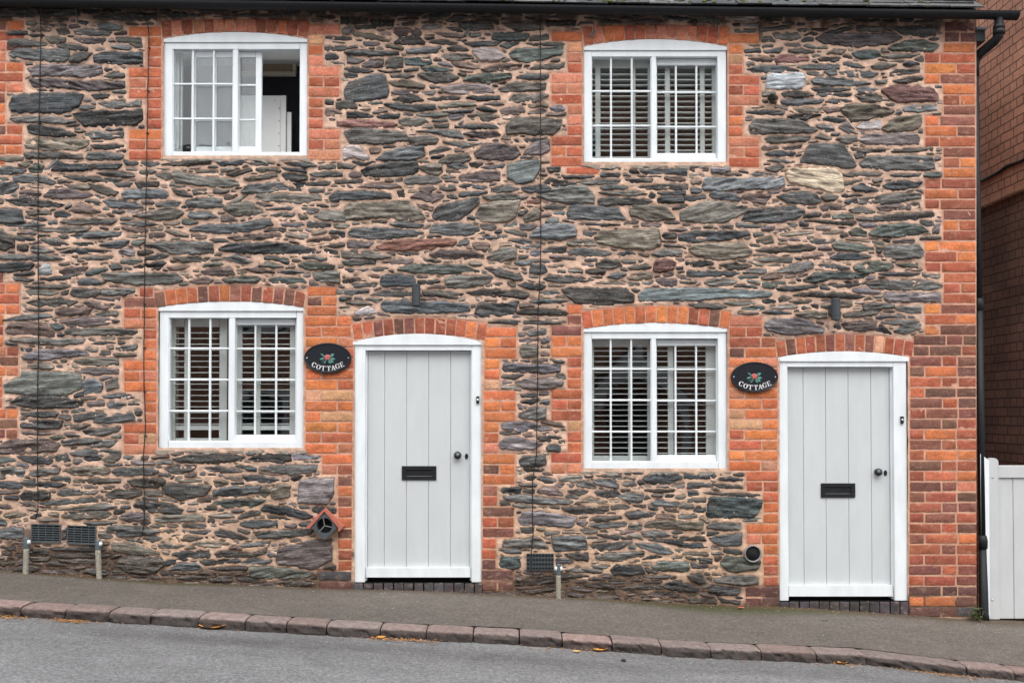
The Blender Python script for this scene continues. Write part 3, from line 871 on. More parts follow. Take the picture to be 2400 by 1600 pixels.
p 810,440 880,405 1010,420 1020,455 880,468
o 1055,450 1110,425 1380,425 1400,460 1200,475 1080,470
d 1420,430 1560,415 1600,440 1500,445
k 1625,490 1700,460 1890,470 1890,505 1720,515
d 570,475 800,470 720,492 600,495
d 0,530 40,510 160,515 160,575 100,592 0,575
d 425,530 460,510 450,590 425,595
d 725,530 760,495 960,500 1090,535 1020,560 820,570
d 1100,540 1220,520 1160,550
k 1460,545 1500,522 1620,550 1690,580 1640,590 1480,570
d 1740,560 1800,540 2040,525 2140,525 2100,560 1900,580 1760,580
d 1240,535 1440,530 1400,550 1260,550
o 1150,590 1300,565 1380,580 1300,600 1170,605
d 970,590 1040,560 1110,580 1040,610
d 1075,630 1140,615 1260,630 1200,648 1090,648
o 1310,620 1360,600 1570,620 1540,640 1400,640
d 1630,630 1760,610 1840,605 1830,640 1660,642
v 1880,740 1900,650 2130,595 2255,590 2260,730 2130,795 1980,770 1900,760
k 1170,690 1200,675 1420,668 1430,710 1240,720
k 1460,690 1520,668 1720,690 1820,645 1815,680 1720,710 1480,710
o 760,620 900,610 1090,690 900,695 770,660
o 780,760 850,705 1100,710 1120,760 1060,820 880,815
k 340,650 660,640 720,660 640,672 380,665
k 350,690 640,680 760,695 720,712 400,715
d 400,725 700,730 640,760 480,752
k 1110,770 1140,730 1280,725 1200,755
d 1150,800 1220,755 1340,750 1380,790 1250,805
k 1360,740 1620,720 1640,745 1400,765
k 1420,785 1690,775 1680,800 1480,798
d 1640,755 1720,720 1850,735 1800,760
g 1700,830 1710,775 1960,785 2130,820 2080,850 1860,860 1720,850
k 1605,850 1680,840 1770,880 1650,885
d 1890,880 2040,868 2140,890 2100,905 1910,905
d 0,640 110,640 110,665 40,660
o 210,710 350,712 320,735 230,735
@800 1060
d 1210,60 1240,25 1390,20 1395,70 1340,95 1220,90
k 1240,110 1380,112 1360,130 1260,128
k 1240,180 1290,155 1330,165 1290,195
d 1330,180 1370,165 1470,195 1400,212
o 1480,180 1560,155 1640,165 1620,195 1500,195
d 1205,215 1330,215 1320,232 1230,232
k 1085,260 1110,235 1225,240 1215,280 1110,280
p 1330,270 1370,238 1470,240 1510,290 1420,285
d 1100,300 1200,285 1580,330 1520,350 1300,345 1140,330
k 1540,260 1640,250 1680,270 1610,292
v 1205,450 1240,400 1380,405 1600,440 1570,510 1400,495 1220,490
k 1220,520 1310,505 1310,550 1230,545
d 1095,640 1110,600 1340,575 1410,650 1400,668 1270,640
d 1440,640 1430,570 1660,570 1675,655 1450,672
d 1070,660 1220,648 1225,690 1120,680
g 1075,770 1090,705 1210,710 1220,770 1180,790 1090,785
k 1240,870 1440,840 1455,885 1320,900 1240,895
d 1520,800 1600,780 1780,795 1770,825 1660,812 1540,810
k 1520,690 1680,680 1680,735 1600,730
d 1700,180 1860,185 1890,235 1820,240 1740,215
k 1730,155 1900,160 2000,180 1860,175
d 1720,270 1860,250 1900,285 1820,305 1740,290
d 1880,290 1980,275 2055,285 2050,335 1960,345
o 1630,330 1700,310 1810,330 1760,345
k 1500,375 1620,368 1820,385 1780,410 1560,415
d 1690,460 1740,440 1900,430 1910,450 1760,468
d 1680,495 1760,480 1940,475 1940,500 1760,515
d 1930,415 2000,402 2140,410 2100,440 1960,450
o 2060,500 2120,465 2323,470 2463,470 2453,520 2323,525 2160,515
k 1740,560 1860,560 1980,590 1860,595
d 1690,640 1760,620 1980,605 1900,650 1760,670
d 2040,540 2160,530 2240,560 2200,580 2060,570
k 2090,590 2323,600 2323,635 2200,610
d 2000,620 2160,625 2260,680 2180,690 2050,650
d 1730,710 1800,690 2060,675 2060,700 1900,740 1760,725
d 1700,765 1830,770 1800,785 1720,780
k 1830,800 1870,765 2040,770 2065,820 1980,830 1860,828
g 2110,780 2180,740 2323,745 2370,780 2323,810 2160,805
k 1640,900 1740,885 1860,905 1860,930 1700,920
d 1870,930 2000,905 2190,900 2190,925 2000,945
k 2190,905 2260,870 2323,875 2430,920 2430,945 2323,945 2230,930
o 1660,990 1740,960 1860,970 1910,1005 1780,1005
d 2050,845 2240,835 2220,855 2080,858
k 2050,180 2120,145 2280,150 2323,165 2240,210 2080,210
k 2060,255 2270,250 2260,270 2120,270
d 2110,340 2160,320 2300,345 2280,370 2140,365
d 2110,290 2190,280 2180,305
k 1210,945 1440,910 1460,930 1300,960
d 1910,210 1990,195 2010,225 1950,235
@1600 1060
k 0,150 180,150 185,175 60,178 0,175
k 240,180 300,170 410,180 400,192 260,190
k 0,210 120,205 210,215 200,235 0,240
k 200,215 380,225 410,245 260,240
d 0,265 90,262 110,285 0,295
k 140,270 330,275 530,290 440,300 200,285
d 0,320 160,310 150,340 0,340
g 160,430 180,310 340,300 540,320 530,380 480,445 300,450 170,440
d 160,510 200,475 395,480 390,520 280,530
d 410,460 530,445 510,465 440,470
k 0,575 140,570 160,600 80,600 0,590
d 180,580 400,550 400,620 300,640 240,630
k 0,620 160,615 170,645 60,645 0,640
k 20,710 200,725 200,755 120,750
g 255,750 300,705 430,715 530,740 510,790 360,815 290,790
g 30,835 120,820 160,880 120,895 60,870
d 210,870 300,835 510,845 515,895 400,905 260,890
d 175,940 230,905 390,930 370,965 240,970
k 240,990 390,1010 390,1030 270,1020
d 0,990 230,1000 230,1030 60,1030
"""
# ------------------------------------------------------------------ the cottage row
BASE = [(-400, 1322), (0, 1336), (400, 1363), (800, 1379), (1200, 1391), (1600, 1414), (1830, 1421), (2120, 1440), (2290, 1453), (2700, 1474)]
def basey(px): return float(np.interp(px, [p[0] for p in BASE], [p[1] for p in BASE]))
cottage = thing('cottage_row', 'dark slate rubble cottages with orange brick trim and two pale grey doors', 'house', (0, 0, 0))

class Relief:
    """stones and bricks as small displaced grids, all in one mesh"""
    def __init__(s): s.V = []; s.Fc = []; s.C = []; s.G = []; s.n = 0
    def blob(s, xs, top, bot, tf, col, front, rad, rough, back=.03, rows=3.5, ang=0., lam=True, seed=0, tilt=0., rim=0.):
        xs = np.asarray(xs, float); nx = len(xs)
        ny = int(max(3, min(14, round(np.max(bot-top)/rows)+1)))
        v = np.linspace(0, 1, ny)[:, None]
        if rim: q_ = rim/max(1e-6, float(np.mean(bot-top))); v = np.array([0, q_]+list(np.linspace(q_, 1-q_, max(2, ny-1)))[1:-1]+[1-q_, 1])[:, None]; ny = len(v)
        # crowd the outer rows to the rim so that the edge rounds off quickly
        Y = top[None, :]+(bot-top)[None, :]*v; X = np.repeat(xs[None, :], ny, 0)
        ex = np.minimum(X-xs[0], xs[-1]-X); ey = np.minimum(Y-top[None, :], bot[None, :]-Y)
        e = np.clip(np.minimum(ex, ey)/rad, 0, 1)
        rise = (.55 if lam else .4)+(.45 if lam else .6)*np.sqrt(1-(1-e)**2)
        ca, sa = math.cos(ang), math.sin(ang)
        U = X*ca+Y*sa; W = -X*sa+Y*ca
        if lam:
            st_ = fbm(U/38, W/6.5, seed, 3); st_ = st_*.45+.55*np.round(st_*7)/7      # broken ledges along the bedding
            nz = (st_-.5)*rough*2.6+(fbm(U/15, W/12, seed+5, 3)-.5)*rough*1.5
        else: nz = (fbm(U/9, W/9, seed, 3)-.5)*rough
        d = front*rise+nz*(.35+.65*e)+tilt*(W-W.mean())
        PXa, PYa = tf(X, Y)
        x, _, z = P3(PXa, PYa, 0.0)
        P = np.stack([x, -d, z], -1).reshape(-1, 3)
        g = np.stack([U/300.+seed % 97*1.37, -W/300.+seed % 61*.91, np.zeros_like(U)], -1).reshape(-1, 3)
        loop = [j for j in range(nx)]+[i*nx+nx-1 for i in range(1, ny)]+[(ny-1)*nx+j for j in range(nx-2, -1, -1)]+[i*nx for i in range(ny-2, 0, -1)]
        Bk = P[loop].copy(); Bk[:, 1] = back
        n0 = s.n; nb = len(loop); tot = len(P)+nb
        s.V.append(np.vstack([P, Bk])); s.G.append(np.vstack([g, g[loop]])); s.C.append(np.repeat(np.array([[*col, 1.]]), tot, 0))
        i, j = np.meshgrid(np.arange(ny-1), np.arange(nx-1), indexing='ij'); a = (i*nx+j).ravel()+n0
        s.Fc.append(np.stack([a, a+nx, a+nx+1, a+1], -1))
        L = np.array(loop); k = np.arange(nb); kn = (k+1) % nb
        s.Fc.append(np.stack([L[k]+n0, L[kn]+n0, n0+len(P)+kn, n0+len(P)+k], -1))
        s.n += tot
    def arrays(s): return np.vstack(s.V), np.vstack(s.Fc), np.vstack(s.C), np.vstack(s.G)
def relief_mesh(name, parts, mats, parent):
    """parts: list of (V, F, C, G, material index)"""
    V, Fs, C, G, mi = [], [], [], [], []; o = 0
    for v, f, c, g, m in parts:
        V.append(v); Fs.append(f+o); C.append(c); G.append(g); mi.append(np.full(len(f), m)); o += len(v)
    V = np.vstack(V); Fs = np.vstack(Fs); C = np.vstack(C); G = np.vstack(G); mi = np.concatenate(mi)
    me = bpy.data.meshes.new(name)
    me.vertices.add(len(V)); me.vertices.foreach_set('co', V.ravel())
    me.loops.add(len(Fs)*4); me.loops.foreach_set('vertex_index', Fs.ravel().astype(np.int32))
    me.polygons.add(len(Fs)); me.polygons.foreach_set('loop_start', np.arange(0, len(Fs)*4, 4, dtype=np.int32))
    me.polygons.foreach_set('material_index', mi.astype(np.int32))
    a = me.attributes.new('col', 'FLOAT_COLOR', 'POINT'); a.data.foreach_set('color', C.astype(np.float32).ravel())
    a = me.attributes.new('guv', 'FLOAT_VECTOR', 'POINT'); a.data.foreach_set('vector', G.astype(np.float32).ravel())
    me.update(calc_edges=True); me.validate()
    return link(name, me, mats, parent)
ident = lambda X, Y: (X, Y)

# occupancy map, one cell per photo pixel (x offset 500)
OX, HH, WW = 500, 1500, 2900
occ = np.zeros((HH, WW), bool); bmask = np.zeros((HH, WW), bool); smask = np.zeros((HH, WW), bool)
def mark(x0, y0, x1, y1):
    occ[max(0, int(y0)):max(0, int(math.ceil(y1))), max(0, int(x0)+OX):max(0, int(math.ceil(x1))+OX)] = True
OPEN = [(381.6, 77, 720.3, 374), (1368, 93, 1704.5, 388), (371.4, 708, 711.5, 1056), (1366.5, 758, 1705, 1105), (829, 784, 1129, 1384), (1826, 825, 2128, 1440)]
for o in OPEN: mark(*o)
mark(-500, 0, 2400, 20)
for o in ((72, 1223, 147, 1273), (156, 1226, 230, 1279), (1230, 1293, 1301, 1339), (1741, 1274, 1785, 1318), (742, 1205, 790, 1256)): mark(*o)
def markb(x0, y0, x1, y1): bmask[max(0, int(y0)):int(y1)+1, max(0, int(x0)+OX):int(x1)+OX+1] = True

# ---- bricks
BC = dict(o=(212, 120, 76), O=(222, 132, 76), r=(184, 98, 72), R=(158, 86, 67), p=(136, 86, 76), b=(114, 80, 71), t=(212, 160, 122), s=(206, 130, 102), k=(78, 74, 76), d=(106, 76, 72))
ZONE = dict(pale='ssoottrs', win='rrrosrRs', bright='ooOorsot', mix='orRspobr', pier='oOorRro', pierdk='pRRrrpbro', pierlow='RrpboRrpb', low='RproRrrRpo', dark='ddbkd', eng='kkkk', arch='rsRroRs', archmix='RpbRtor', archo='orRobOr')
def bcol(zone, y=None):
    c = BC[rnd.choice(ZONE[zone])]; f = rnd.uniform(.9, 1.08)
    if zone in ('eng', 'dark'): return rgb(*[v*f*rnd.uniform(.97, 1.03) for v in c])
    return rgb(*[min(250, (v*.85+.15*g)*.97*f*rnd.uniform(.97, 1.03)) for v, g in zip(c, (170, 132, 114))])
def brick(rel, x0, y0, x1, y1, zone, tf=ident, col=None):
    xs = np.linspace(x0, x1, max(4, int((x1-x0)/6)+1)); sd = rnd.randrange(100000)
    t = y0+(fbm(xs/9, xs*0+.5, sd, 2)-.5)*2.2; b = y1+(fbm(xs/9, xs*0+.5, sd+3, 2)-.5)*2.2
    e0, e1 = x0+rnd.uniform(-.6, .8), x1-rnd.uniform(-.6, .8); xs = np.array([e0, e0+1.3]+list(np.linspace(e0+1.3, e1-1.3, max(3, int((x1-x0)/5))))[1:-1]+[e1-1.3, e1])
    t = np.interp(xs, np.linspace(x0, x1, len(t)), t); b = np.interp(xs, np.linspace(x0, x1, len(b)), b); dc = rnd.uniform(.2, 1.3); t[0] += dc; b[0] -= rnd.uniform(.2, 1.3); t[-1] += rnd.uniform(.2, 1.3); b[-1] -= dc
    rel.blob(xs, t, b, tf, col or bcol(zone), rnd.uniform(.0006, .0032), 1.3, .0045, .02, 6, 0, False, sd, rnd.uniform(-.00012, .00012), 1.1)
    if tf is ident: mark(x0-4, y0-2, x1+4, y1+3); markb(x0-4, y0-4, x1+4, y1+4)
def ev(v, y):
    if isinstance(v, (int, float)): return v
    (xa, ya), (xb, yb) = v
    return xa+(xb-xa)*(y-ya)/(yb-ya)
def course(rel, y0, y1, xa, xb, zone, i):
    j = 4.2; ym = (y0+y1)/2; xa = ev(xa, ym); xb = ev(xb, ym)
    if xa > xb: xa, xb = xb, xa
    wd = xb-xa; t, b = y0+j/2, y1-j/2
    if wd < 52: cuts = [xa, xb]
    elif wd < 98:
        cuts = [xa, xb] if i % 2 == 0 else [xa, xa+wd*rnd.uniform(.47, .53), xb]
    else:
        cuts = [xa]; S = i % 2 == 0; x = xa
        while True:
            x += (76 if S else 37)+rnd.uniform(-2, 2); S = not S
            if x > xb-22: break
            cuts.append(x)
        cuts.append(xb)
    for a, c in zip(cuts[:-1], cuts[1:]):
        brick(rel, a+j/2, t+rnd.uniform(-.5, .5), c-j/2, b+rnd.uniform(-.5, .5), zone((a+c)/2) if callable(zone) else zone)
def jamb(rel, y0, y1, pat, xin, xs, xl, zone):
    p = (y1-y0)/len(pat); run = 0
    for i, k in enumerate(pat):
        run = run+1 if i and pat[i-1] == k else 0
        course(rel, y0+i*p, y0+(i+1)*p, xin, xl if k == 'L' else xs, zone if not callable(zone) else zone(y0+i*p), run)
def arch(rel, xl, xr, yb_end, yb_mid, yt_end, yt_mid, n, zone, amax=9):
    pw = (xr-xl)/n; xm = (xl+xr)/2; hw = (xr-xl)/2
    for i in range(n):
        x = xl+(i+.5)*pw; q = (x-xm)/hw; yb = yb_mid+(yb_end-yb_mid)*q*q; yt = yt_mid+(yt_end-yt_mid)*q*q
        a = R(amax)*q; h = yb-yt; wd = pw-2.8; ca, sa = math.cos(a), math.sin(a)
        tf = lambda X, Y, x=x, yb=yb, ca=ca, sa=sa: (x+X*ca-Y*sa, yb+X*sa+Y*ca)
        brick(rel, -wd/2, -h, wd/2, 0, zone, tf)
        mark(x-pw/2-6*abs(q)-2, yt-3, x+pw/2+6*abs(q)+2, yb+6); markb(x-pw/2-7*abs(q), yt-3, x+pw/2+7*abs(q), yb+6)
def finish_bricks(name, rel, parent=cottage): return relief_mesh(name, [(*rel.arrays(), 0)], [M['brick']], parent)

r1 = Relief(); r1b = Relief()
jamb(r1, 62, 376, 'LsssLLLsssLLL', 379.5, 344, 301, lambda y: 'pale' if y < 130 else 'win')
jamb(r1b, 57, 376, 'LsssLLLsssLLL', 722.5, 758, 797, lambda y: 'pale' if y < 150 else 'win')
finish_bricks('brick_jamb', r1); finish_bricks('brick_jamb', r1b)
r1a = Relief(); arch(r1a, 380, 722, 88, 74.5, 50, 46, 14, 'arch', 6); finish_bricks('brick_arch', r1a)
r2 = Relief(); r2b = Relief()
jamb(r2, 74, 392, 'LsssLLLsssLLL', 1365.5, 1330, 1291, lambda y: 'pale' if y < 100 else 'win')
jamb(r2b, 79, 393, 'LsssLLLsssLLL', 1706.5, 1742, 1781, lambda y: 'pale' if y < 170 else 'win')
brick(r2, 1329, 393, 1402, 407, 'win')
finish_bricks('brick_jamb', r2); finish_bricks('brick_jamb', r2b)
r2a = Relief(); arch(r2a, 1368, 1706, 106, 91.5, 64, 60, 14, 'arch', 6); finish_bricks('brick_arch', r2a)
r3 = Relief()
jamb(r3, 697, 1065, 'LLLsssLLLsssLLL', 367.5, 336, 289, lambda y: 'mix' if y < 780 else 'bright')
brick(r3, 328, 676, 358, 695, 'mix')
finish_bricks('brick_jamb', r3)
r3a = Relief(); arch(r3a, 365, 713, 720, 705.5, 686, 669, 14, 'archmix', 9); finish_bricks('brick_arch', r3a)
r4 = Relief()
jamb(r4, 712.5, 1110, 'ssLLLsssLLLsssLL', 1364, 1329, 1291, lambda y: 'mix' if y < 900 else 'bright' if y < 1000 else 'mix')
finish_bricks('brick_jamb', r4)
r4a = Relief(); arch(r4a, 1366.5, 1709, 770, 756.5, 731, 718, 14, 'archo', 9); finish_bricks('brick_arch', r4a)
r5 = Relief(); r5b = Relief()
jamb(r5, 671, 740, 'LLL', 719, 719, 790, 'mix')
jamb(r5, 740, 790, 'LL', 714.5, 714.5, 824, 'bright')
jamb(r5, 790, 1063, 'L'*11, 714.5, 714.5, ((830.5, 800), (827.5, 1063)), 'bright')
jamb(r5, 1063, 1337, 'LLsssssssss', ((827.5, 1063), (825.5, 1340)), 791, 754, lambda y: 'mix' if y < 1240 else 'low')
jamb(r5, 1337, 1384, 'LL', 825.5, 825.5, 746, 'dark')
jamb(r5b, 766, 1384, 'LLLsssLLLsssLLLssLLLsssLL', ((1135.5, 800), (1127.5, 1365)), ((1172, 850), (1164, 1290)), ((1212, 780), (1204, 1360)), lambda y: 'bright' if y < 1000 else 'mix' if y < 1300 else 'dark')
finish_bricks('brick_jamb', r5); finish_bricks('brick_jamb', r5b)
r5a = Relief(); arch(r5a, 829, 1138, 796, 781.5, 760, 745.5, 13, 'archmix', 9); finish_bricks('brick_arch', r5a)
r6 = Relief()
jamb(r6, 740, 790, 'LL', 1708, 1708, 1787, 'mix')
jamb(r6, 790, 838, 'LL', 1708, 1708, 1820, 'mix')
jamb(r6, 838, 1103, 'L'*11, 1708, 1708, 1824, 'bright')
jamb(r6, 1103, 1374, 'LLsssLLssss', 1825, 1788, 1748, 'mix')
jamb(r6, 1374, 1424, 'LL', 1825, 1825, 1746, 'dark')
finish_bricks('brick_jamb', r6)
r6a = Relief(); arch(r6a, 1823, 2138, 837, 822.5, 802, 784, 14, 'archmix', 9); finish_bricks('brick_arch', r6a)
r7 = Relief()
CR = ((2286.5, 100), (2291, 1440))
pat = 'NWWWNNNWWWNNNWWWNNNWWWNNNWWW'
for i in range(-2, 55):
    y0 = 100+i*24.47; y1 = y0+24.47
    if i < 0: course(r7, y0, y1, 2212, CR, 'dark', i)
    elif i < 28: course(r7, y0, y1, 2210 if pat[i] == 'N' else 2167, CR, (lambda x: 'pier' if x < 2212 or rnd.random() < .22 else 'pierdk'), i)
    else: course(r7, y0, y1, 2140 if y0 < 820 else ((2132, 830), (2129, 1440)), CR, 'pierlow' if y0 < 1000 else 'mix' if rnd.random() < .35 else 'low' if y0 < 1370 else 'dark', i)
finish_bricks('brick_quoin', r7)
for rows_, gaps in ((((48, 121), (146, 217), (293, 363)), ((121, 146), (217, 293), (363, 387))), (((664, 737), (812, 881), (957, 1028)), ((640, 664), (737, 812), (881, 957)))):
    r8 = Relief()
    for (a, b) in rows_:
        for k in range(3):
            h = (b-a)/3; course(r8, a+k*h, a+k*h+h, -62, ((57, 100), (42, 1000)), 'mix', k)
    for (a, b) in gaps:
        n = max(1, round((b-a)/24.5))
        for k in range(n):
            h = (b-a)/n; course(r8, a+k*h, a+k*h+h, -62, ((15, 100), (6, 1000)), 'mix', k)
    finish_bricks('brick_jamb', r8)

# ---- stones: the larger ones traced one by one, the chinks filled with slivers
SCOL = dict(d=(80, 81, 80), k=(60, 62, 63), g=(72, 83, 80), G=(102, 114, 113), o=(96, 93, 84), p=(92, 78, 76), r=(122, 76, 68), b=(98, 106, 112), B=(134, 142, 147), l=(146, 137, 138), t=(164, 148, 122), v=(98, 93, 98), D=(72, 77, 80), c=(114, 101, 91), e=(140, 122, 107))
def scol(k):
    c = SCOL[k]; f = rnd.uniform(1.0, 1.4); h = rnd.uniform(-5, 4); gm = sum(c)/3; c = [(.62*v+.38*gm*q) for v, q in zip(c, (1.03, .995, .975))]
    return rgb(c[0]*f+h, c[1]*f, c[2]*f-h)
def stain_and_shade(x, y):
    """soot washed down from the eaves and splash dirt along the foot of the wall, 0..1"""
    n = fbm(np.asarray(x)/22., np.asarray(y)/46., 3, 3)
    s = np.clip((74+60*(n-.5)*2-np.asarray(y))/40., 0, 1)  # top band: soot and the gutter's shade painted as one darkening
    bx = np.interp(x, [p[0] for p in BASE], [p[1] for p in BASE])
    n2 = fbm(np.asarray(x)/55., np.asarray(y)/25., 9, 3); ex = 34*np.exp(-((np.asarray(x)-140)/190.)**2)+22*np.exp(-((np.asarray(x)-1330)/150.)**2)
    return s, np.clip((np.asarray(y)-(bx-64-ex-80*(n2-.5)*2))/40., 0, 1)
SR = Relief()
def put_stone(xs, top, bot, k, ang):
    w = xs[-1]-xs[0]; h = float(np.max(bot-top)); sd = rnd.randrange(1000000)
    col = np.array(scol(k)); s, s2 = stain_and_shade(np.array([xs.mean()]), np.array([(top.mean()+bot.mean())/2]))
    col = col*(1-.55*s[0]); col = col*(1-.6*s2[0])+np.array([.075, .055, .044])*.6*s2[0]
    flat = k in 'DGBlt'
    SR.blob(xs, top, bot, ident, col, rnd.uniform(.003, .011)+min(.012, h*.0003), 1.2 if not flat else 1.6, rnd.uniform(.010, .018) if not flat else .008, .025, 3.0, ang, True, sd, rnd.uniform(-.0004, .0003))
def rough_edges(xs, top, bot):
    h = np.maximum(bot-top, .1); sd = rnd.randrange(1000000)
    amp = np.minimum(3.6, .24*h)
    t = top+(fbm(xs/7, xs*0+.3, sd, 3)-.5)*2.2*amp; b = bot+(fbm(xs/6.5, xs*0+.7, sd+7, 3)-.5)*2.2*amp
    m = (t+b)/2; hh = np.maximum(b-t, 1.2)/2
    return m-hh, m+hh
def occupy(xs, top, bot, gx=2.0, gy=1.8):
    for x in range(int(math.floor(xs[0]-gx)), int(math.ceil(xs[-1]+gx))+1):
        xc = min(max(x, xs[0]), xs[-1]); t = np.interp(xc, xs, top)-gy; b = np.interp(xc, xs, bot)+gy
        xi = x+OX
        if 0 <= xi < WW: occ[max(0, int(t)):max(0, min(HH, int(math.ceil(b)))), xi] = True
        if 0 <= xi < WW and xs[0]+1 <= x <= xs[-1]-1 and b-t > 2*gy+2: smask[max(0, int(t+gy+1)):max(0, int(b-gy-.5)), xi] = True
off = (0, 0)
for ln in STONES.strip().split('\n'):
    ln = ln.strip()
    if ln.startswith('@'): off = tuple(int(q) for q in ln[1:].split()); continue
    k, *pts = ln.split()
    raw = np.array([[float(c) for c in p.split(',')] for p in pts])
    raw[:, 0] += np.where(raw[:, 0] == 2323, rnd.uniform(-35, 75), 0)+np.where((raw[:, 0] == 0) & (off[0] > 0), rnd.uniform(-45, 45), 0)
    P = raw/2.904+np.array(off)
    x0, x1 = P[:, 0].min(), P[:, 0].max(); n = max(5, int((x1-x0)/2.9)); xs = np.linspace(x0+.15, x1-.15, n)
    top = np.full(n, 1e9); bot = np.full(n, -1e9)
    for a, b in zip(P, np.roll(P, -1, 0)):
        if abs(a[0]-b[0]) < 1e-6: continue
        lo, hi = (a, b) if a[0] < b[0] else (b, a)
        m = (xs >= lo[0]) & (xs <= hi[0]); yy = lo[1]+(hi[1]-lo[1])*(xs-lo[0])/(hi[0]-lo[0])
        top = np.where(m & (yy < top), yy, top); bot = np.where(m & (yy > bot), yy, bot)
    top -= 1.0; bot += 1.0; xs = xs.mean()+(xs-xs.mean())*(1+2./(x1-x0))
    top, bot = rough_edges(xs, top, bot)
    wts = np.maximum(bot-top, .1); mid = (top+bot)/2; xm = np.average(xs, weights=wts)
    ang = math.atan(np.average((xs-xm)*(mid-np.average(mid, weights=wts)), weights=wts)/np.average((xs-xm)**2, weights=wts))
    ang = max(-.5, min(.5, ang*1.1+rnd.uniform(-.07, .07)))
    if rnd.random() < .06: ang += rnd.choice((-.22, .22))
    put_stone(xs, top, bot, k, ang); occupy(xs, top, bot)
def fill(tries, wr, hr, kinds, xr=(-420, 2205), gap=2.2, frac=.55, yr=(24, 1440), minw=.45):
    for _ in range(tries):
        cx = rnd.uniform(*xr); cy = rnd.uniform(*yr)
        if cy > basey(cx)+4 or occ[int(cy), int(cx)+OX]: continue
        W = rnd.uniform(*wr); H = rnd.uniform(*hr); sl = math.tan(rnd.gauss(0, .09)); lim = 0
        prof = []
        for sgn in (-1, 1):
            side = []; x = cx if sgn > 0 else cx-3
            while abs(x-cx) < W/2*rnd.uniform(.9, 1.1):
                yc = cy+sl*(x-cx); xi = int(x)+OX; q = min(1, abs(x-cx)/(W/2)); tgt = H/2*(1-q**5*.6)
                y0 = int(yc)
                if not (0 <= xi < WW) or not (18 < y0 < HH-30) or occ[y0, xi]: break
                up = occ[max(0, y0-30):y0+1, xi][::-1]; dn = occ[y0:y0+30, xi]
                u = (np.argmax(up) if up.any() else 30)-gap; d = (np.argmax(dn) if dn.any() else 30)-gap
                u = min(u, tgt); d = min(d, tgt)
                if u+d < max(2.2, H*.25): break
                side.append((x, yc-u, yc+d)); x += sgn*3
            prof = side[::-1]+prof if sgn < 0 else prof+side
        if len(prof) < 4: continue
        A = np.array(prof); w = A[-1, 0]-A[0, 0]
        hm = (A[:, 2]-A[:, 1])
        if w < wr[0]*minw or hm.max() < hr[0]*frac: continue
        xs = A[:, 0]; top, bot = A[:, 1].copy(), A[:, 2].copy()
        for _k in range(2):
            top[1:-1] = (top[:-2]+2*top[1:-1]+top[2:])/4; bot[1:-1] = (bot[:-2]+2*bot[1:-1]+bot[2:])/4
        for e, s in ((0, .62), (1, .9), (-1, .62), (-2, .9)):
            m = (top[e]+bot[e])/2; hh = (bot[e]-top[e])/2*s; top[e], bot[e] = m-hh, m+hh
        n = max(5, int(w/2.9)); x2 = np.linspace(xs[0], xs[-1], n); t2 = np.interp(x2, xs, top); b2 = np.interp(x2, xs, bot)
        t2, b2 = rough_edges(x2, t2, b2)
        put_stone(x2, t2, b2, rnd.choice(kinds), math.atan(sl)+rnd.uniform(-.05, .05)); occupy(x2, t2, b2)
fill(2600, (60, 110), (15, 26), 'dddkkgopvc', xr=(-420, -70))
fill(8000, (40, 95), (9, 17), 'dddkkgooppvc', frac=.75, gap=2.7)
fill(14000, (22, 64), (6, 10), 'ddkkooppvcce', frac=.66, gap=2.4)
fill(6000, (24, 74), (5, 10), 'kkdooppccced', gap=1.8, frac=.5)
fill(4500, (14, 48), (3.2, 6), 'doopcccceee', gap=1.5, frac=.6)
print('stone share', smask[40:1330, OX:OX+2160].sum()/((~bmask)[40:1330, OX:OX+2160].sum()-sum((o[2]-o[0])*(o[3]-o[1]) for o in OPEN)))
# ---- the bed of mortar, one sheet with holes at the openings
gx = np.arange(-420, 2290.1, 3.0); gy = np.arange(14, 1500.1, 3.0)
GX, GY = np.meshgrid(gx, gy)
GX[:, -1] = 2288.5
oc = occ[np.clip(GY.astype(int), 0, HH-1), np.clip(GX.astype(int)+OX, 0, WW-1)]
brk = np.zeros_like(GX)
relief = (fbm(GX/26, GY/13, 21, 3)-.5)*.024+(fbm(GX/8, GY/5, 31, 2)-.5)*.010
ib = bmask[np.clip(GY.astype(int), 0, HH-1), np.clip(GX.astype(int)+OX, 0, WW-1)]
y = np.where(ib, .0006+relief*.07, -.0035-relief*.55)
sm = smask[np.clip(GY.astype(int), 0, HH-1), np.clip(GX.astype(int)+OX, 0, WW-1)]
smear = fbm(GX/17, GY/9, 57, 3)
y = np.where(sm & ~ib & (smear > .41), .012, y)
s, s2 = stain_and_shade(GX, GY)
mc = np.where(ib[..., None], np.array(rgb(208, 160, 138)), np.array(rgb(217, 184, 163)))
yel = np.clip((GY-1060)/200, 0, 1)[..., None]*np.clip(fbm(GX/90, GY/60, 77, 2)*2.4-.7, 0, 1)[..., None]
mc = mc*(1-yel*.5)+np.array(rgb(208, 176, 142))*yel*.5
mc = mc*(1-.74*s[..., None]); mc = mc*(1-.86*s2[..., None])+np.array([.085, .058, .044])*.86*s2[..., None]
x, _, z = P3(GX, GY, 0.0)
V = np.stack([x, y, z], -1).reshape(-1, 3); ny, nx = GX.shape
i, j = np.meshgrid(np.arange(ny-1), np.arange(nx-1), indexing='ij'); a = (i*nx+j).ravel()
Q = np.stack([a, a+nx, a+nx+1, a+1], -1)
cxm = GX.reshape(-1)[Q].mean(1); cym = GY.reshape(-1)[Q].mean(1); keep = np.ones(len(Q), bool)
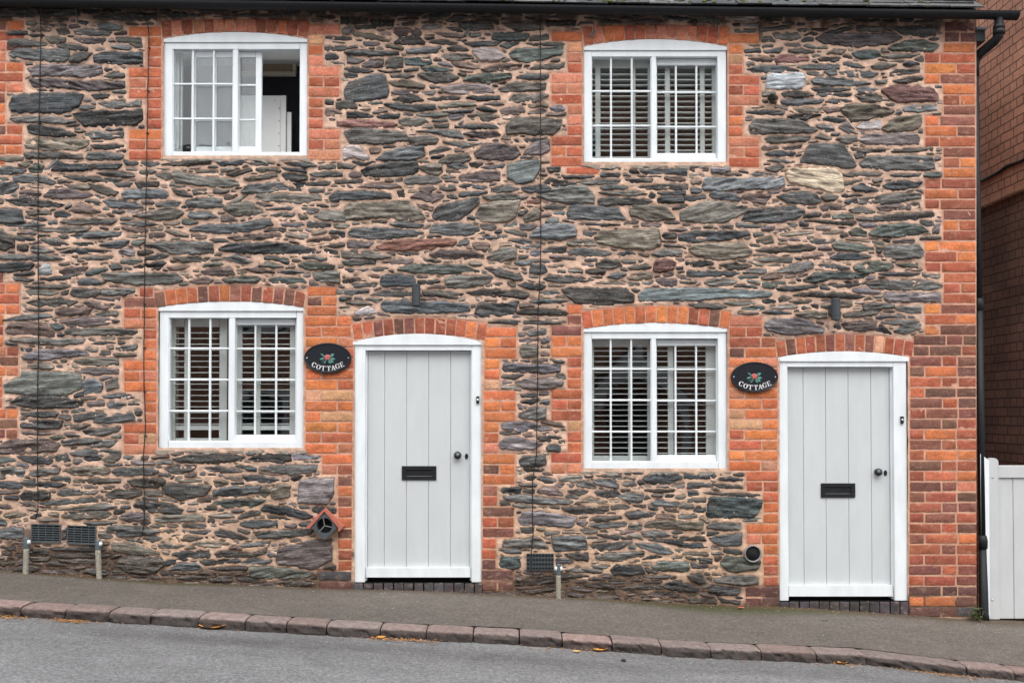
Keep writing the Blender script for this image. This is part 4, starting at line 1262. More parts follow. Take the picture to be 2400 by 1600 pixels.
for (x0, y0, x1, y1), (am, ae, dp) in zip(OPEN, ((76.4, 92.6, 8), (93.3, 110.6, 8), (707, 721.5, 8), (757.4, 772, 8), (783, 802, 6), (824.4, 838, 6))):
    q = (cxm-(x0+x1)/2)/((x1-x0)/2)
    keep &= ~((cxm > x0+1) & (cxm < x1-1) & (cym > am+(ae-am)*q*q-1.5) & (cym < y1-dp))
for (x0, y0, x1, y1) in ((77, 1230, 142, 1269), (161, 1233, 225, 1274), (1236, 1299, 1296, 1334)):
    keep &= ~((cxm > x0) & (cxm < x1) & (cym > y0) & (cym < y1))
keep &= ~((cxm-1762.8)**2+(cym-1296)**2 < 17**2)
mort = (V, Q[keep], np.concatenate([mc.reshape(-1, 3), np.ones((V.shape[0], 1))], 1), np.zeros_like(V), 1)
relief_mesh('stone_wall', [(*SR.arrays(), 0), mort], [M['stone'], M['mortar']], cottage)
print('stones verts', SR.n)

# ------------------------------------------------------------------ windows (parts of the cottages)
def window(s):
    xl, xr, hd, bt = s['o']; il, ir, it, ib = s['i']; ml, mr = s['m']
    b = MB(); y0, y1 = .014, .10; bv = .0035
    b.pbox(xl, hd, il, bt, y0, y1, bv); b.pbox(ir, hd, xr, bt, y0, y1, bv)
    b.pbox(il, hd, ir, it, y0+.001, y1, 0); b.pbox(il, ib, ir, bt, y0-.002, y1, bv); b.pbox(ml, it, mr, ib, y0+.002, y1, bv)
    win = b.build('window', M['white'], cottage)
    b = MB(); ae, am = s['a']; n = 16; pts = []
    for k in range(n+1):
        q = k/n*2-1; x = xl-1+(xr-xl+2)*k/n; yy = am+(ae-am)*q*q
        X0, _, Z0 = P3(x, yy); pts.append((X0, Z0+.004))
    X1 = PX(xl-1, hd); X2 = PX(xr+1, hd); zh = PZ(hd+.6)
    pts += [(X2, zh), (X1, zh)]
    b.prism(pts, .002, .06); b.build('arched_head', M['white'], win)
    # fixed light
    b = MB(); t = 2.2
    for x in s['v']: b.pbox(x-t, it, x+t, ib, .028, .052, .003)
    for yy in s['h']: b.pbox(il, yy-t, ml, yy+t, .031, .050, .003)
    for (a, c, e, g) in ((il, it, il+1.6, ib), (ml-1.6, it, ml, ib), (il+1.6, it, ml-1.6, it+1.4), (il+1.6, ib-1.6, ml-1.6, ib)): b.pbox(a, c, e, g, .026, .056)
    b.build('glazing_bars', M['white'], win)
    yg = .044
    MB().quad((PX(il, ib, yg), yg, PZ(ib, yg)), (PX(ml, ib, yg), yg, PZ(ib, yg)), (PX(ml, it, yg), yg, PZ(it, yg)), (PX(il, it, yg), yg, PZ(it, yg))).build('pane', M['glass'], win)
    # sliding light
    sx0, gl, gr, sx1, stp, gt, gb, sb = s['s']; yr = .062
    b = MB()
    b.pbox(sx0, stp, gl, sb, .060, .094, .003, yr); b.pbox(gr, stp, sx1, sb, .060, .094, .003, yr)
    b.pbox(gl, stp, gr, gt, .061, .093, .003, yr); b.pbox(gl, gb, gr, sb, .061, .093, .003, yr)
    for x in s['sv']: b.pbox(x-t, gt, x+t, gb, .066, .088, .003, yr)
    for yy in s['sh']: b.pbox(gl, yy-t, gr, yy+t, .069, .086, .003, yr)
    b.build('sliding_sash', M['white'], win)
    yg = .078
    MB().quad((PX(gl, gb, yg), yg, PZ(gb, yg)), (PX(gr, gb, yg), yg, PZ(gb, yg)), (PX(gr, gt, yg), yg, PZ(gt, yg)), (PX(gl, gt, yg), yg, PZ(gt, yg))).build('pane', M['mistglass' if s.get('mist') else 'glass'], win)
    # plastered reveal behind the frame
    b = MB(); X0, X3 = PX(il, (it+ib)/2)-.02, PX(ir, (it+ib)/2)+.02; Z0, Z3 = PZ(ib)-.012, PZ(it)+.02
    for q in (((X0, .10), (X0, .32)), ((X3, .32), (X3, .10))):
        (xa, ya), (xb, yb) = q; b.quad((xa, ya, Z0), (xb, yb, Z0), (xb, yb, Z3), (xa, ya, Z3))
    b.quad((X0, .10, Z3), (X0, .32, Z3), (X3, .32, Z3), (X3, .10, Z3)); b.quad((X0, .10, Z0), (X3, .10, Z0), (X3, .32, Z0), (X0, .32, Z0))
    b.build('reveal', M['plaster'], win, norm=False)
    # lumpy cement fillet under the frame
    n = 24; up = []; lo = []
    for k in range(n+1):
        x = xl-6+(xr-xl+14)*k/n; X0, _, Za = P3(x, bt-1); Zb_ = PZ(bt+5+4*math.sin(k*.9+xl)+rnd.uniform(-1.5, 1.5)); up.append((X0, Za)); lo.append((X0, Zb_))
    b = MB()
    for k in range(n): b.prism([up[k], up[k+1], lo[k+1], lo[k]], -.006-.004*math.sin(k*1.7), .02)
    b.build('sill_fillet', M['render'], win)
    return (X0, X3, Z0, Z3)
WIN = [
 dict(mist=1, o=(381.6, 720.3, 98, 373.5), a=(92.6, 76.4), i=(402.6, 701.4, 113.7, 355.6), m=(544, 556), v=(449, 497.7), h=(194, 275.6), s=(448, 458, 599, 613, 121, 134.7, 344, 358), sv=(504, 552), sh=(199, 280.5)),
 dict(o=(1368, 1704, 116.7, 389), a=(110.6, 93.3), i=(1387, 1682.7, 131, 371), m=(1527.5, 1539), v=(1433, 1482), h=(211, 292), s=(1530, 1540, 1679, 1684, 138.5, 153, 359, 373), sv=(1584.7, 1632.9), sh=(215.7, 296.7)),
 dict(o=(371.4, 711.5, 727.6, 1056), a=(721.5, 707), i=(393.5, 693.3, 743.8, 1034), m=(535, 548.6), v=(439.5, 489.2), h=(815.6, 889.3, 962.7), s=(538, 550, 692, 695, 747, 761.5, 1018.4, 1035), sv=(597.5, 646.5), sh=(816.5, 890, 963.4)),
 dict(o=(1366.5, 1705, 777, 1105.4), a=(772, 757.4), i=(1386.8, 1684, 792.6, 1082), m=(1527.6, 1539), v=(1432.4, 1480.8), h=(864, 937.5, 1011.4), s=(1530, 1539.5, 1679, 1686, 796, 810, 1066, 1083), sv=(1583.8, 1632.3), sh=(865, 938.7, 1011)),
]
for s in WIN: window(s)

# ------------------------------------------------------------------ doors
def door(xl, xr, ae, am, hd, lx, rx, lt, bot, rail, lb, planks, letter, knob, key, step_b):
    fr = MB(); y0, y1 = .010, .11
    def X(px, py): return PX(px, py)
    pm = (hd+bot)/2; zt = PZ(hd); zb = PZ(bot)
    xa, xb, xc, xd = X(xl, pm), X(lx, pm), X(rx, pm), X(xr, pm)
    fr.box(xa, xb, y0, y1, zb, zt, .004); fr.box(xc, xd, y0, y1, zb, zt, .004); fr.box(xb, xc, y0+.001, y1, PZ(lt), zt)
    fr.box(xb, xb+.012, .048, y1-.01, zb+.01, PZ(lt), 0); fr.box(xc-.012, xc, .048, y1-.01, zb+.01, PZ(lt), 0)
    frame = fr.build('door_frame', M['white'], cottage)
    b = MB(); n = 16; pts = []
    for k in range(n+1):
        q = k/n*2-1; x = xl-2+(xr-xl+4)*k/n; X0, _, Z0 = P3(x, am+(ae-am)*q*q); pts.append((X0, Z0+.004))
    pts += [(X(xr+2, hd), PZ(hd+.6)), (X(xl-2, hd), PZ(hd+.6))]
    b.prism(pts, -.002, .06); b.build('arched_head', M['white'], frame)
    b = MB(); xs = [xb+.013]+[X(p, pm) for p in planks]+[xc-.013]; zl = PZ(lb)
    for a, c in zip(xs[:-1], xs[1:]): b.box(a+.0013, c-.0013, .060, .092, zl, PZ(lt)-.003, .002)
    b.box(xb+.014, xc-.014, .071, .090, zl+.002, PZ(lt)-.005)
    leaf = b.build('door', M['grey'], cottage)
    b = MB(); zr0, zr1 = PZ(rail), PZ(lb)                     # weather bar
    b.prism([(xb+.006, zr1), (xc-.006, zr1), (xc-.012, zr0), (xb+.010, zr0)], .030, .0595); b.build('weather_bar', M['white'], leaf)
    l0, t0, l1, t1 = letter; b = MB()
    w_, h_ = 10, 9
    b.pbox(l0, t0, l1, t0+h_, .050, .060, .002); b.pbox(l0, t1-h_, l1, t1, .050, .060, .002)
    b.pbox(l0, t0+h_, l0+w_, t1-h_, .0505, .060, .001); b.pbox(l1-w_, t0+h_, l1, t1-h_, .0505, .060, .001)
    b.pbox(l0+w_, t0+h_, l1-w_, t1-h_-1, .0575, .0598); b.build('letterbox', M['iron'], leaf)
    kx, ky = X(*knob), PZ(knob[1])
    MB().lathe([(.0, -.050), (.020, -.046), (.030, -.034), (.031, -.026), (.022, -.014), (.011, -.010), (.011, -.003), (.026, -.002), (.026, .001), (0, .001)], (kx, .060, ky), 'y', 24).build('door_knob', M['plaque'], leaf, True)
    kx, ky = X(*key), PZ(key[1]); b = MB()
    pts = [(kx+.013*math.cos(a*math.pi/10), ky+.022*math.sin(a*math.pi/10)) for a in range(20)]
    b.prism(pts, .0545, .060); hole = [(kx+.0045*math.cos(a*math.pi/6), ky+.013*math.sin(a*math.pi/6)) for a in range(12)]
    b.build('keyhole_cover', M['plaque'], leaf)
    MB().box(xb+.004, xc-.004, .105, .12, zb-.03, zr1+.05).build('threshold', M['dark'], leaf)
    # doorstep of blue engineering bricks set on edge
    rel = Relief(); p = 23.6; x = xl-1
    while x < xr-4:
        e = min(x+p, xr+1); f = lambda q: step_b[0]+(step_b[1]-step_b[0])*(q-xl)/(xr-xl)
        brick(rel, x+1.1, bot+.8, e-1.1, f(x)+6, 'eng'); x += p
    rel.V = [v+np.array([0, -.012, 0]) for v in rel.V]
    st_ = relief_mesh('doorstep', [(*rel.arrays(), 0)], [M['brick']], cottage)
    MB().box(xa, xd, -.006, .12, PZ(basey(xr))-.12, zb-.001).build('step_bed', M['mortar'], st_)
door(829.3, 1129.3, 802, 783, 807.2, 855.2, 1105, 820.3, 1364.8, 1331, 1353.7, (899, 951, 1003, 1055), (940, 1092.4, 1021.4, 1125.4), (1072, 1067), (1092.7, 1069.6), (1382, 1389))
door(1826, 2127.8, 838, 824.4, 845.8, 1847.6, 2096.5, 858.9, 1407.8, 1372.7, 1398.4, (1888.6, 1941.5, 1995, 2048.7), (1928.9, 1133, 2010, 1166.7), (2062.5, 1106.5), (2081.4, 1109), (1430, 1441))

# ------------------------------------------------------------------ shell of the building: gable, rooms, roof
def guv_quad(name, quads, mats, parent):
    me = bpy.data.meshes.new(name); V = []; Fs = []; G = []; mi = []
    for q, uv, m in quads:
        n = len(V); V += q; G += [(u, v, 0) for u, v in uv]; Fs.append(tuple(range(n, n+len(q)))); mi.append(m)
    me.from_pydata(V, [], Fs); a = me.attributes.new('guv', 'FLOAT_VECTOR', 'POINT')
    a.data.foreach_set('vector', [c for g in G for c in g]); me.polygons.foreach_set('material_index', mi); me.update()
    return link(name, me, mats, parent)
XG = PX(2290, 800)-.002; DEP = 2.7; ZT = PZ(14)  # unseen depth kept shallow so more light reaches the neighbour's wall
RP = math.tan(R(36)); zr = ZT+(DEP/2+.1)*RP
guv_quad('gable_wall', [([(XG, .004, -.6), (XG, DEP, -.6), (XG, DEP, ZT), (XG, DEP/2, zr-.12), (XG, .004, ZT)], [(.004, -.6), (DEP, -.6), (DEP, ZT), (DEP/2, zr-.12), (.004, ZT)], 0)], [M['gablebrick']], cottage)
b = MB(); XL = PX(-420, 800)
b.quad((XL, .01, -1), (XL, .01, ZT), (XL, DEP, ZT), (XL, DEP, -1)); b.quad((XL, DEP, -1), (XL, DEP, ZT), (XG, DEP, ZT), (XG, DEP, -1))
b.build('rear_wall', M['mortar'], cottage)
def room(name, x0, x1, y1, z0, z1, wall, ceil=M['plaster']):
    b = MB(); y0 = .315
    b.quad((x0, y1, z0), (x1, y1, z0), (x1, y1, z1), (x0, y1, z1)); b.quad((x0, y0, z0), (x0, y1, z0), (x0, y1, z1), (x0, y0, z1)); b.quad((x1, y1, z0), (x1, y0, z0), (x1, y0, z1), (x1, y1, z1))
    b.quad((x0, y0, z0), (x1, y0, z0), (x1, y1, z0), (x0, y1, z0)); b.mi = 1; b.quad((x0, y0, z1), (x0, y1, z1), (x1, y1, z1), (x1, y0, z1))
    b.build(name, [wall, ceil], cottage, norm=False)
zf = PZ(600)
room('room', -3.6, -1.1, .66, zf+.1, ZC+2.94, M['navy']); room('room', .1, 3.3, 2.5, zf+.1, ZC+3.02, M['brownwall'])
room('room', -3.6, -.6, 2.5, -.3, zf-.1, M['brownwall']); room('room', .1, 3.3, 2.5, -.3, zf-.1, M['brownwall'])
# roof: eaves fall slightly to the right, like the gutter
def eave(x, y=-.13):
    px = 1200+x*300
    return P3(px, -11+30*px/2290., y)[2]
XV = XG+.02
b = MB()
for (ya, yb, s) in ((-.10, DEP/2, 1), (DEP+.1, DEP/2, -1)):
    za = lambda x, y_=ya: eave(x)-.02; zrr = eave(0)-.02+(DEP/2+.10)*RP
    b.quad((XL, ya, za(XL)), (XV-.03, ya, za(XV)), (XV-.03, yb, zrr), (XL, yb, zrr))
b.box(XL, XV-.05, -.07, .3, PZ(19), PZ(19)+.02)
roof = b.build('roof', M['slate'], cottage)
VV, FF, CC = [], [], []; rr_ = random.Random(3)
cs, sn = math.cos(R(36)), math.sin(R(36)); pitch = .20
for r in range(19):
    x = XL-rr_.uniform(0, .3)
    while x < XV:
        wd = rr_.uniform(.24, .40) if r < 3 else rr_.uniform(.28, .36); xe = min(x+wd, XV+rr_.uniform(-.01, .02))
        if xe-x > .05:
            s0 = r*pitch-.03+rr_.uniform(-.012, .012); s1 = s0+pitch*1.9; th = .008+rr_.uniform(0, .004); lift = .016+rr_.uniform(0, .007); sk = rr_.uniform(-.006, .006)
            n0 = len(VV); lo = x+.003; hi = xe-.003; k = 5
            for i in range(k+1):
                xx = lo+(hi-lo)*i/k; jag = rr_.uniform(-.006, .006)+sk*(i/k-.5)
                ze = eave(xx)
                for ss, h in ((s0+jag, lift), (s0+jag, lift+th), (s1, .001), (s1, .001+th*.5)):
                    VV.append((xx, -.10+ss*cs-h*sn, ze+ss*sn+h*cs))
            for i in range(k):
                a = n0+i*4; c = a+4
                FF += [(a, c, c+1, a+1), (a+1, c+1, c+3, a+3), (a, a+2, c+2, c)]
            FF += [(n0, n0+1, n0+3, n0+2), (n0+k*4, n0+k*4+2, n0+k*4+3, n0+k*4+1)]
            g = rr_.uniform(.7, 1.3); col = (rr_.choice([(.060, .066, .072), (.072, .075, .078), (.05, .056, .06), (.09, .093, .093)]))
            CC += [(col[0]*g, col[1]*g, col[2]*g, 1)]*(len(VV)-n0)
        x = xe
me = bpy.data.meshes.new('slates'); me.from_pydata(VV, [], FF); a = me.attributes.new('col', 'FLOAT_COLOR', 'POINT'); a.data.foreach_set('color', [c for q in CC for c in q])
link('slates', me, M['slate'], roof)
# moss cushions along the lowest slates
b = MB(); rr_ = random.Random(12)
for k in range(150):
    px = rr_.choice([rr_.uniform(1050, 2050), rr_.uniform(600, 2200), rr_.gauss(1500, 130), rr_.gauss(1350, 60)]); X0 = PX(px, 5); s = rr_.uniform(-.02, .20); r = rr_.uniform(.008, .028)
    z0 = eave(X0)+s*sn+.022; y0 = -.10+s*cs-.012
    b.lathe([(0, r*.55), (r*.6, r*.4), (r, 0), (r*.8, -r*.4)], (X0, y0, z0), 'z', 7)
tag(b.build('roof_moss', M['moss'], None, True), 'green moss cushions growing on the lowest roof slates above the gutter', 'moss', kind='stuff')
# gutter
b = MB(); yg, rg = -.125, .050
def gz(px): return P3(px, 15.5+30.5*px/2384., yg)[2]+rg
X0, X1 = PX(-420, 30), P3(2384, 40, yg)[0]; n = 10; prev = None
nseg = 40
for k in range(nseg+1):
    x = X0+(X1-X0)*k/nseg; z = gz(1200+x*2400/(8+yg)); fl = 1.12 if k == nseg else 1
    ring = []
    for rad in (rg*fl, rg*fl-.006):
        for i in range(n+1):
            t = math.pi+math.pi*i/n; ring.append(b.bm.verts.new((x, yg+rad*math.cos(t), z+rad*math.sin(t))))
    if prev:
        for i in range(n):
            b._f([prev[i], ring[i], ring[i+1], prev[i+1]]); b._f([prev[n+1+i], prev[n+2+i], ring[n+2+i], ring[n+1+i]])
        b._f([prev[0], prev[n+1], ring[n+1], ring[0]]); b._f([prev[n], ring[n], ring[2*n+1], prev[2*n+1]])
    prev = ring
b._f(prev[:n+1])
gut = b.build('gutter', M['iron'], cottage)
for px in (-120, 186, 430, 823, 1096, 1390, 1678, 2259):
    b = MB(); x = PX(px, 40); z = gz(px)
    b.tube([(x, yg+.03, z-.02), (x+.002, -.045, z-.10), (x+.004, -.03, z-.16-.03*((px//7) % 2))], .0028, 6)
    if px in (823, 1096, 1390): b.prism([(x-.03, z-.185), (x+.012, z-.135), (x+.02, z-.15), (x-.018, z-.195)], -.035, -.022)
    b.build('gutter_bracket', M['alu'], gut)
# rainwater pipe, just round the corner of the gable
xo, _, zo = P3(2341, 33, yg); b = MB()
b.lathe([(.034, .012), (.034, -.045), (.043, -.048), (.044, -.078), (.038, -.080), (.044, -.084), (.045, -.118), (.036, -.12)], (xo, yg, gz(2341)-rg), 'z', 16)
zt = gz(2341)-rg-.10; xp = XG+.040
pts = [(xo, yg, zt), (xo-.002, yg+.006, zt-.03), (xo-.022, yg+.03, zt-.062), (xp+.028, .062, PZ(121)), (xp+.008, .080, PZ(133)), (xp, .085, PZ(146)), (xp, .085, PZ(172))]
b.tube(pts, .036, 12)
b.tube([(xp, .085, PZ(160)), (xp, .070, PZ(500)), (xp+.006, .064, PZ(720))], .031, 12)
b.lathe([(.031, 0), (.038, .002), (.040, .05), (.034, .09), (.031, .092)], (xp+.006, .064, PZ(725)), 'z', 14)
b.tube([(xp+.006, .063, PZ(722)), (xp+.012, .056, PZ(1270))], .032, 12)
b.lathe([(.031, 0), (.042, .002), (.043, .06), (.036, .10), (.031, .102)], (xp+.012, .055, PZ(1286)), 'z', 14)
b.tube([(xp+.012, .055, PZ(1275)), (xp+.016, .045, PZ(1440)), (xp+.018, .03, PZ(1462))], [.034, .036, .040], 12)
b.build('downpipe', M['iron'], cottage, True)
b = MB(); b.pbox(2286, 72, 2309, 98, -.005, .2, .004); b.mi = 1; b.pbox(2285.5, 66, 2310, 72, -.02, .2, .003)
b.build('wall_plate_end', [M['alu'], M['lead']], cottage)

# ------------------------------------------------------------------ behind the panes
def shutter(label, stiles, spans, rails, yr0, pitch, n, y=.128):
    px = (stiles[0][0]+stiles[-1][1])/2
    t = thing('window_shutter', label, 'shutter', (PX(px, rails[-1][1], y), y, PZ(rails[-1][1], y)), 'louvred shutters inside the windows')
    b = MB()
    for a, c in stiles: b.pbox(a, rails[0][0], c, rails[-1][1], y-.014, y+.014, .002, y)
    for r0, r1 in rails:
        for a, c in spans: b.pbox(a, r0, c, r1, y-.012, y+.012, 0, y)
    b.build('shutter_frame', M['shutter'], t)
    for a, c in spans if n else ():
        for k in range(n):
            b = MB(); z = PZ(yr0+k*pitch, y)
            X0, X1 = PX(a, yr0+k*pitch, y), PX(c, yr0+k*pitch, y); d = .021
            b.prism([(X0, z-.0032), (X1, z-.0032), (X1, z+.0032), (X0, z+.0032)], y-d, y+d); b.build('louvre', M['shutter'], t)
shutter('white louvred shutter behind the closed upstairs window on the right', [(1372, 1376), (1395, 1407), (1480, 1489), (1518, 1528), (1558, 1570), (1640, 1651), (1668, 1684)],
        [(1376, 1395), (1407, 1480), (1489, 1518), (1528, 1558), (1570, 1640), (1651, 1668)], [(131, 161), (368, 380)], 176, 12.7, 15)
shutter('white louvred shutter behind the ground floor window beside the left door', [(394, 412), (433, 443), (515, 533), (552, 568), (599, 611), (680, 696)],
        [(412, 433), (443, 515), (568, 599), (611, 680)], [(743, 766), (996, 1007), (1026, 1038)], 780, 13.3, 18)
shutter('white louvred shutter behind the ground floor window beside the right door', [(1385, 1392), (1472, 1478), (1517, 1528), (1565, 1578), (1654, 1684)],
        [(1392, 1472), (1478, 1517), (1528, 1565), (1578, 1654)], [(794, 813), (1067, 1086)], 822, 12.6, 20)
shutter('white folded shutter at the left inside the half open upstairs window', [(403, 421), (425, 428)], [(421, 425)], [(115, 128), (350, 360)], 0, 1, 0)
yb = .41
t = thing('leaning_board', 'tall white board with a column of small holes inside the open upstairs window', 'board', (PX(620, 420, yb), yb, zf+.1))
b = MB(); b.pbox(560, 224, 657, 420, yb, yb+.02, .003, yb); b.pbox(657.5, 224, 670, 420, yb-.004, yb+.03, .003, yb); b.build('board', M['board'], t)
for (hx, hy) in ((644.8, 236.6), (655, 254.7), (654.6, 283.6), (654.4, 313), (654, 342.4)): MB().lathe([(0, -.001), (.004, -.001), (.004, .001)], (PX(hx, hy, yb), yb-.004, PZ(hy, yb)), 'y', 8).build('hole', M['dark'], t)
tag(MB().pbox(670.8, 261, 681.3, 420, yb+.02, yb+.05, .003, yb).build('leaning_board', M['board']), 'narrow white board standing right of the taller holed board in the open window', 'board')
yb = .64
t = thing('roller_blind', 'rolled tan blind in a cream rail high inside the open upstairs window', 'blind', (PX(640, 180, yb), yb, PZ(184, yb)))
MB().pbox(560, 152, 688, 173, yb-.04, yb+.01, .008, yb).build('rolled_cloth', M['tan'], t); MB().pbox(556, 173, 697, 184, yb-.07, yb-.03, .006, yb).pbox(688.5, 150, 697, 173, yb-.06, yb, .004, yb).build('rail', M['cream'], t)

# ------------------------------------------------------------------ house name plaques
def letter(ch):
    """serif capitals as polygons in a box 1 high"""
    def bar(x0, y0, x1, y1): return [(x0, y0), (x1, y0), (x1, y1), (x0, y1)]
    def ring(cx, rx, a0, a1, thick, thin, n=18):
        out = []
        for i in range(n):
            q = []
            for a in (a0+(a1-a0)*i/n, a0+(a1-a0)*(i+1)/n):
                t = thin+(thick-thin)*abs(math.cos(a))
                q += [((cx+rx*math.cos(a)), .5+.5*math.sin(a)), (cx+(rx-t)*math.cos(a), .5+(.5-t*.55)*math.sin(a))]
            out.append([q[0], q[2], q[3], q[1]])
        return out
    s, h = .17, .07
    if ch == 'O': return ring(.44, .44, 0, 2*math.pi, .2, .08, 28), .88
    if ch == 'C': return ring(.44, .44, R(42), R(318), .2, .08, 24)+[bar(.70, .66, .78, .98), bar(.70, .06, .76, .30)], .84
    if ch == 'G': return ring(.44, .44, R(42), R(330), .2, .08, 24)+[bar(.70, .66, .78, .98), bar(.66, .06, .83, .42), bar(.54, .40, .92, .47)], .92
    if ch == 'T': return [bar(.33, 0, .33+s, 1), bar(0, .91, .83, 1), bar(0, .70, .07, .91), bar(.76, .70, .83, .91), bar(.2, 0, .63, h)], .83
    if ch == 'A': return [[(.40, 1), (.50, 1), (.17, 0), (.09, 0)], [(.40, 1), (.54, 1), (.88, 0), (.68, 0)], bar(.22, .30, .70, .38), bar(0, 0, .28, h), bar(.58, 0, .98, h)], .98
    if ch == 'E': return [bar(.1, 0, .1+s, 1), bar(.0, .92, .72, 1), bar(.1, .47, .52, .54), bar(0, 0, .76, h+.01), bar(.66, .74, .72, .92), bar(.70, .08, .76, .28), bar(.47, .40, .52, .62)], .78
def plaque(px, py, label):
    X0, _, Z0 = P3(px, py); t = thing('house_plaque', label, 'plaque', (X0, -.008, Z0-.118), 'oval cottage name plaques')
    n = 48; rx, rz = 55.3/300, 35.6/300
    el = lambda k, s=0: [(X0+(rx-s)*math.cos(i*2*math.pi/n), Z0+(rz-s)*math.sin(i*2*math.pi/n)) for i in range(n)] if k else 0
    b = MB(); b.prism(el(1), -.026, -.006); b.build('backing_plate', M['plaque'], t)
    b = MB(); o, i_ = el(1), el(1, .011); m1 = el(1, .0055)
    for k in range(n):
        j = (k+1) % n
        ov = [(o[k][0], -.0265, o[k][1]), (o[j][0], -.0265, o[j][1]), (m1[j][0], -.0315, m1[j][1]), (m1[k][0], -.0315, m1[k][1]), (i_[j][0], -.0262, i_[j][1]), (i_[k][0], -.0262, i_[k][1])]
        b.quad(ov[0], ov[3], ov[2], ov[1]); b.quad(ov[3], ov[5], ov[4], ov[2])
    b.build('raised_rim', M['plaque'], t, True)
    b = MB()
    for ch, dx, dy, rot in (('C', -31.8, 15.5, -24), ('O', -21.2, 20.8, -16), ('T', -10.2, 23.8, -5), ('T', 2.8, 24.4, 1), ('A', 13.6, 22.8, 9), ('G', 23.2, 19, 17), ('E', 33.2, 15.3, 25)):
        polys, wd = letter(ch); h = 11.4/300; ca, sa = math.cos(R(rot)), math.sin(R(rot))
        for P in polys:
            q = []
            for u, v in P:
                a, c = (u-wd/2)*h, (v-.5)*h; q.append((X0+dx/300+a*ca-c*sa, Z0-dy/300+a*sa+c*ca))
            b.prism(q, -.0295, -.0255)
    b.build('lettering', M['lettering'], t)
    b = MB(); fx, fz = X0-.5/300, Z0+1.2/300; r = 7.3/300                  # painted rose
    b.lathe([(0, -.006), (r*.5, -.0055), (r*.95, -.003), (r, .001)], (fx, -.0262, fz), 'y', 18)
    for k in range(5):
        a = R(90+72*k); b.lathe([(0, -.008), (r*.30, -.007), (r*.42, -.002)], (fx+r*.55*math.cos(a), -.0262, fz+r*.55*math.sin(a)), 'y', 10)
    b.lathe([(0, -.009), (r*.25, -.008), (r*.32, -.002)], (fx, -.0262, fz), 'y', 10)
    b.build('painted_rose', M['rose'], t, True)
    b = MB()
    for sx in (-1, 1):
        for ang, ln, w_, d in ((28, 13, 3.4, 7), (-12, 14, 2.8, 7), (-40, 14, 3.2, 7), (-62, 12, 3.0, 6.5)):
            a = R(ang); ca, sa = math.cos(a)*sx, math.sin(a)
            pts = []
            for q, hw in ((0, .2), (.25, .85), (.5, 1), (.75, .7), (1, 0), (.75, -.7), (.5, -1), (.25, -.85), (0, -.2)):
                u, v = (d+ln*q*.85)/300, hw*w_/300; pts.append((fx+u*ca-v*sa*sx*sx, fz+u*sa+v*abs(math.cos(a))))
            b.prism(pts, -.0285, -.0255)
    b.build('painted_leaves', M['leafpaint'], t)
    for s in (-1, 1): MB().lathe([(0, -.003), (.0035, -.002), (.0045, .001)], (X0+s*48.5/300, -.0262, Z0+.5/300), 'y', 10).build('screw', M['lettering'], t, True)
plaque(769.3, 839.3, 'black oval rose plaque between the left door and the window beside it')
plaque(1766.7, 883.6, 'black oval rose plaque between the right door and the window beside it')

# ------------------------------------------------------------------ wall lamps
def lamp(x0, x1, yt, yb_, label, side):
    xc = (x0+x1)/2; X0 = PX(xc, yt); z0, z1 = PZ(yb_), PZ(yt); r = (x1-x0)/600.; y = -.085
    t = thing('wall_lamp', label, 'lamp', (X0, -.02, z0), 'cylinder wall lamps above the doors')
    b = MB(); H = z1-z0
    b.lathe([(0, H), (r-.003, H), (r, H-.004), (r, H-.022), (r-.0015, H-.023), (r-.0015, H-.026), (r, H-.027), (r, .030), (r-.0015, .029), (r-.0015, .026), (r, .025), (r, .002), (r-.002, 0), (r-.006, 0), (r-.006, .02), (0, .02)], (X0, y, z0), 'z', 28)
    b.build('cylinder', M['alu'], t, False)
    xo = X0+side*.012
    MB().box(xo-.026, xo+.026, -.060, -.010, z0+H*.25, z0+H*.72, .003).build('wall_bracket', M['alu'], t)
lamp(967.6, 987.4, 668, 719, 'dark grey cylinder lamp on the slate wall above the left door', 0)
lamp(1940.2, 1961, 702.3, 752, 'dark grey cylinder lamp on the slate wall above the right door', -1)

# ------------------------------------------------------------------ bell pushes
def bell(px, py, label):
    X0, _, Z0 = P3(px, py); t = thing('door_bell', label, 'doorbell', (X0, .010, Z0-.03), 'bell pushes on the door frames')
    w_, h = .0115, .029
    MB().prism([(X0-w_, Z0+h), (X0+w_, Z0+h), (X0+w_, Z0-h+.006), (X0+w_-.006, Z0-h), (X0-w_+.006, Z0-h), (X0-w_, Z0-h+.006)], -.004, .010).build('bell_case', M['iron'], t)
    MB().lathe([(0, -.004), (.007, -.003), (.008, .001)], (X0, -.004, Z0+.003), 'y', 14).build('push_button', M['lettering'], t, True)
bell(1119.8, 937, 'small black bell push with a white button on the left door frame')
bell(2114.5, 983.9, 'small black bell push with a white button on the right door frame')

# ------------------------------------------------------------------ cables
def cable(pts, label, ys=-.026):
    P = []
    for i in range(len(pts)-1):
        (xa, ya), (xb, yb_) = pts[i], pts[i+1]; n = max(1, int(abs(yb_-ya)/14))
        for k in range(n):
            q = k/n; P.append((xa+(xb-xa)*q+(rnd.uniform(-.5, .5)), ya+(yb_-ya)*q))
    P.append(pts[-1])
    Y = [ys-.004*math.sin(i*.9)+rnd.uniform(-.002, .002) for i in range(len(P))]
    b = MB(); b.tube([P3(x, y, yy) for (x, y), yy in zip(P, Y)], .0042, 7)
    c = b.build('cable', M['cable'], None, True); tag(c, label, 'cable', 'black cables running down the stone wall')
    for i in range(5, len(P)-2, 7):
        X0, _, Z0 = P3(*P[i], Y[i]); MB().box(X0-.007, X0+.007, Y[i]-.006, .0, Z0-.004, Z0+.004, .001).build('cable_clip', M['cable'], c)
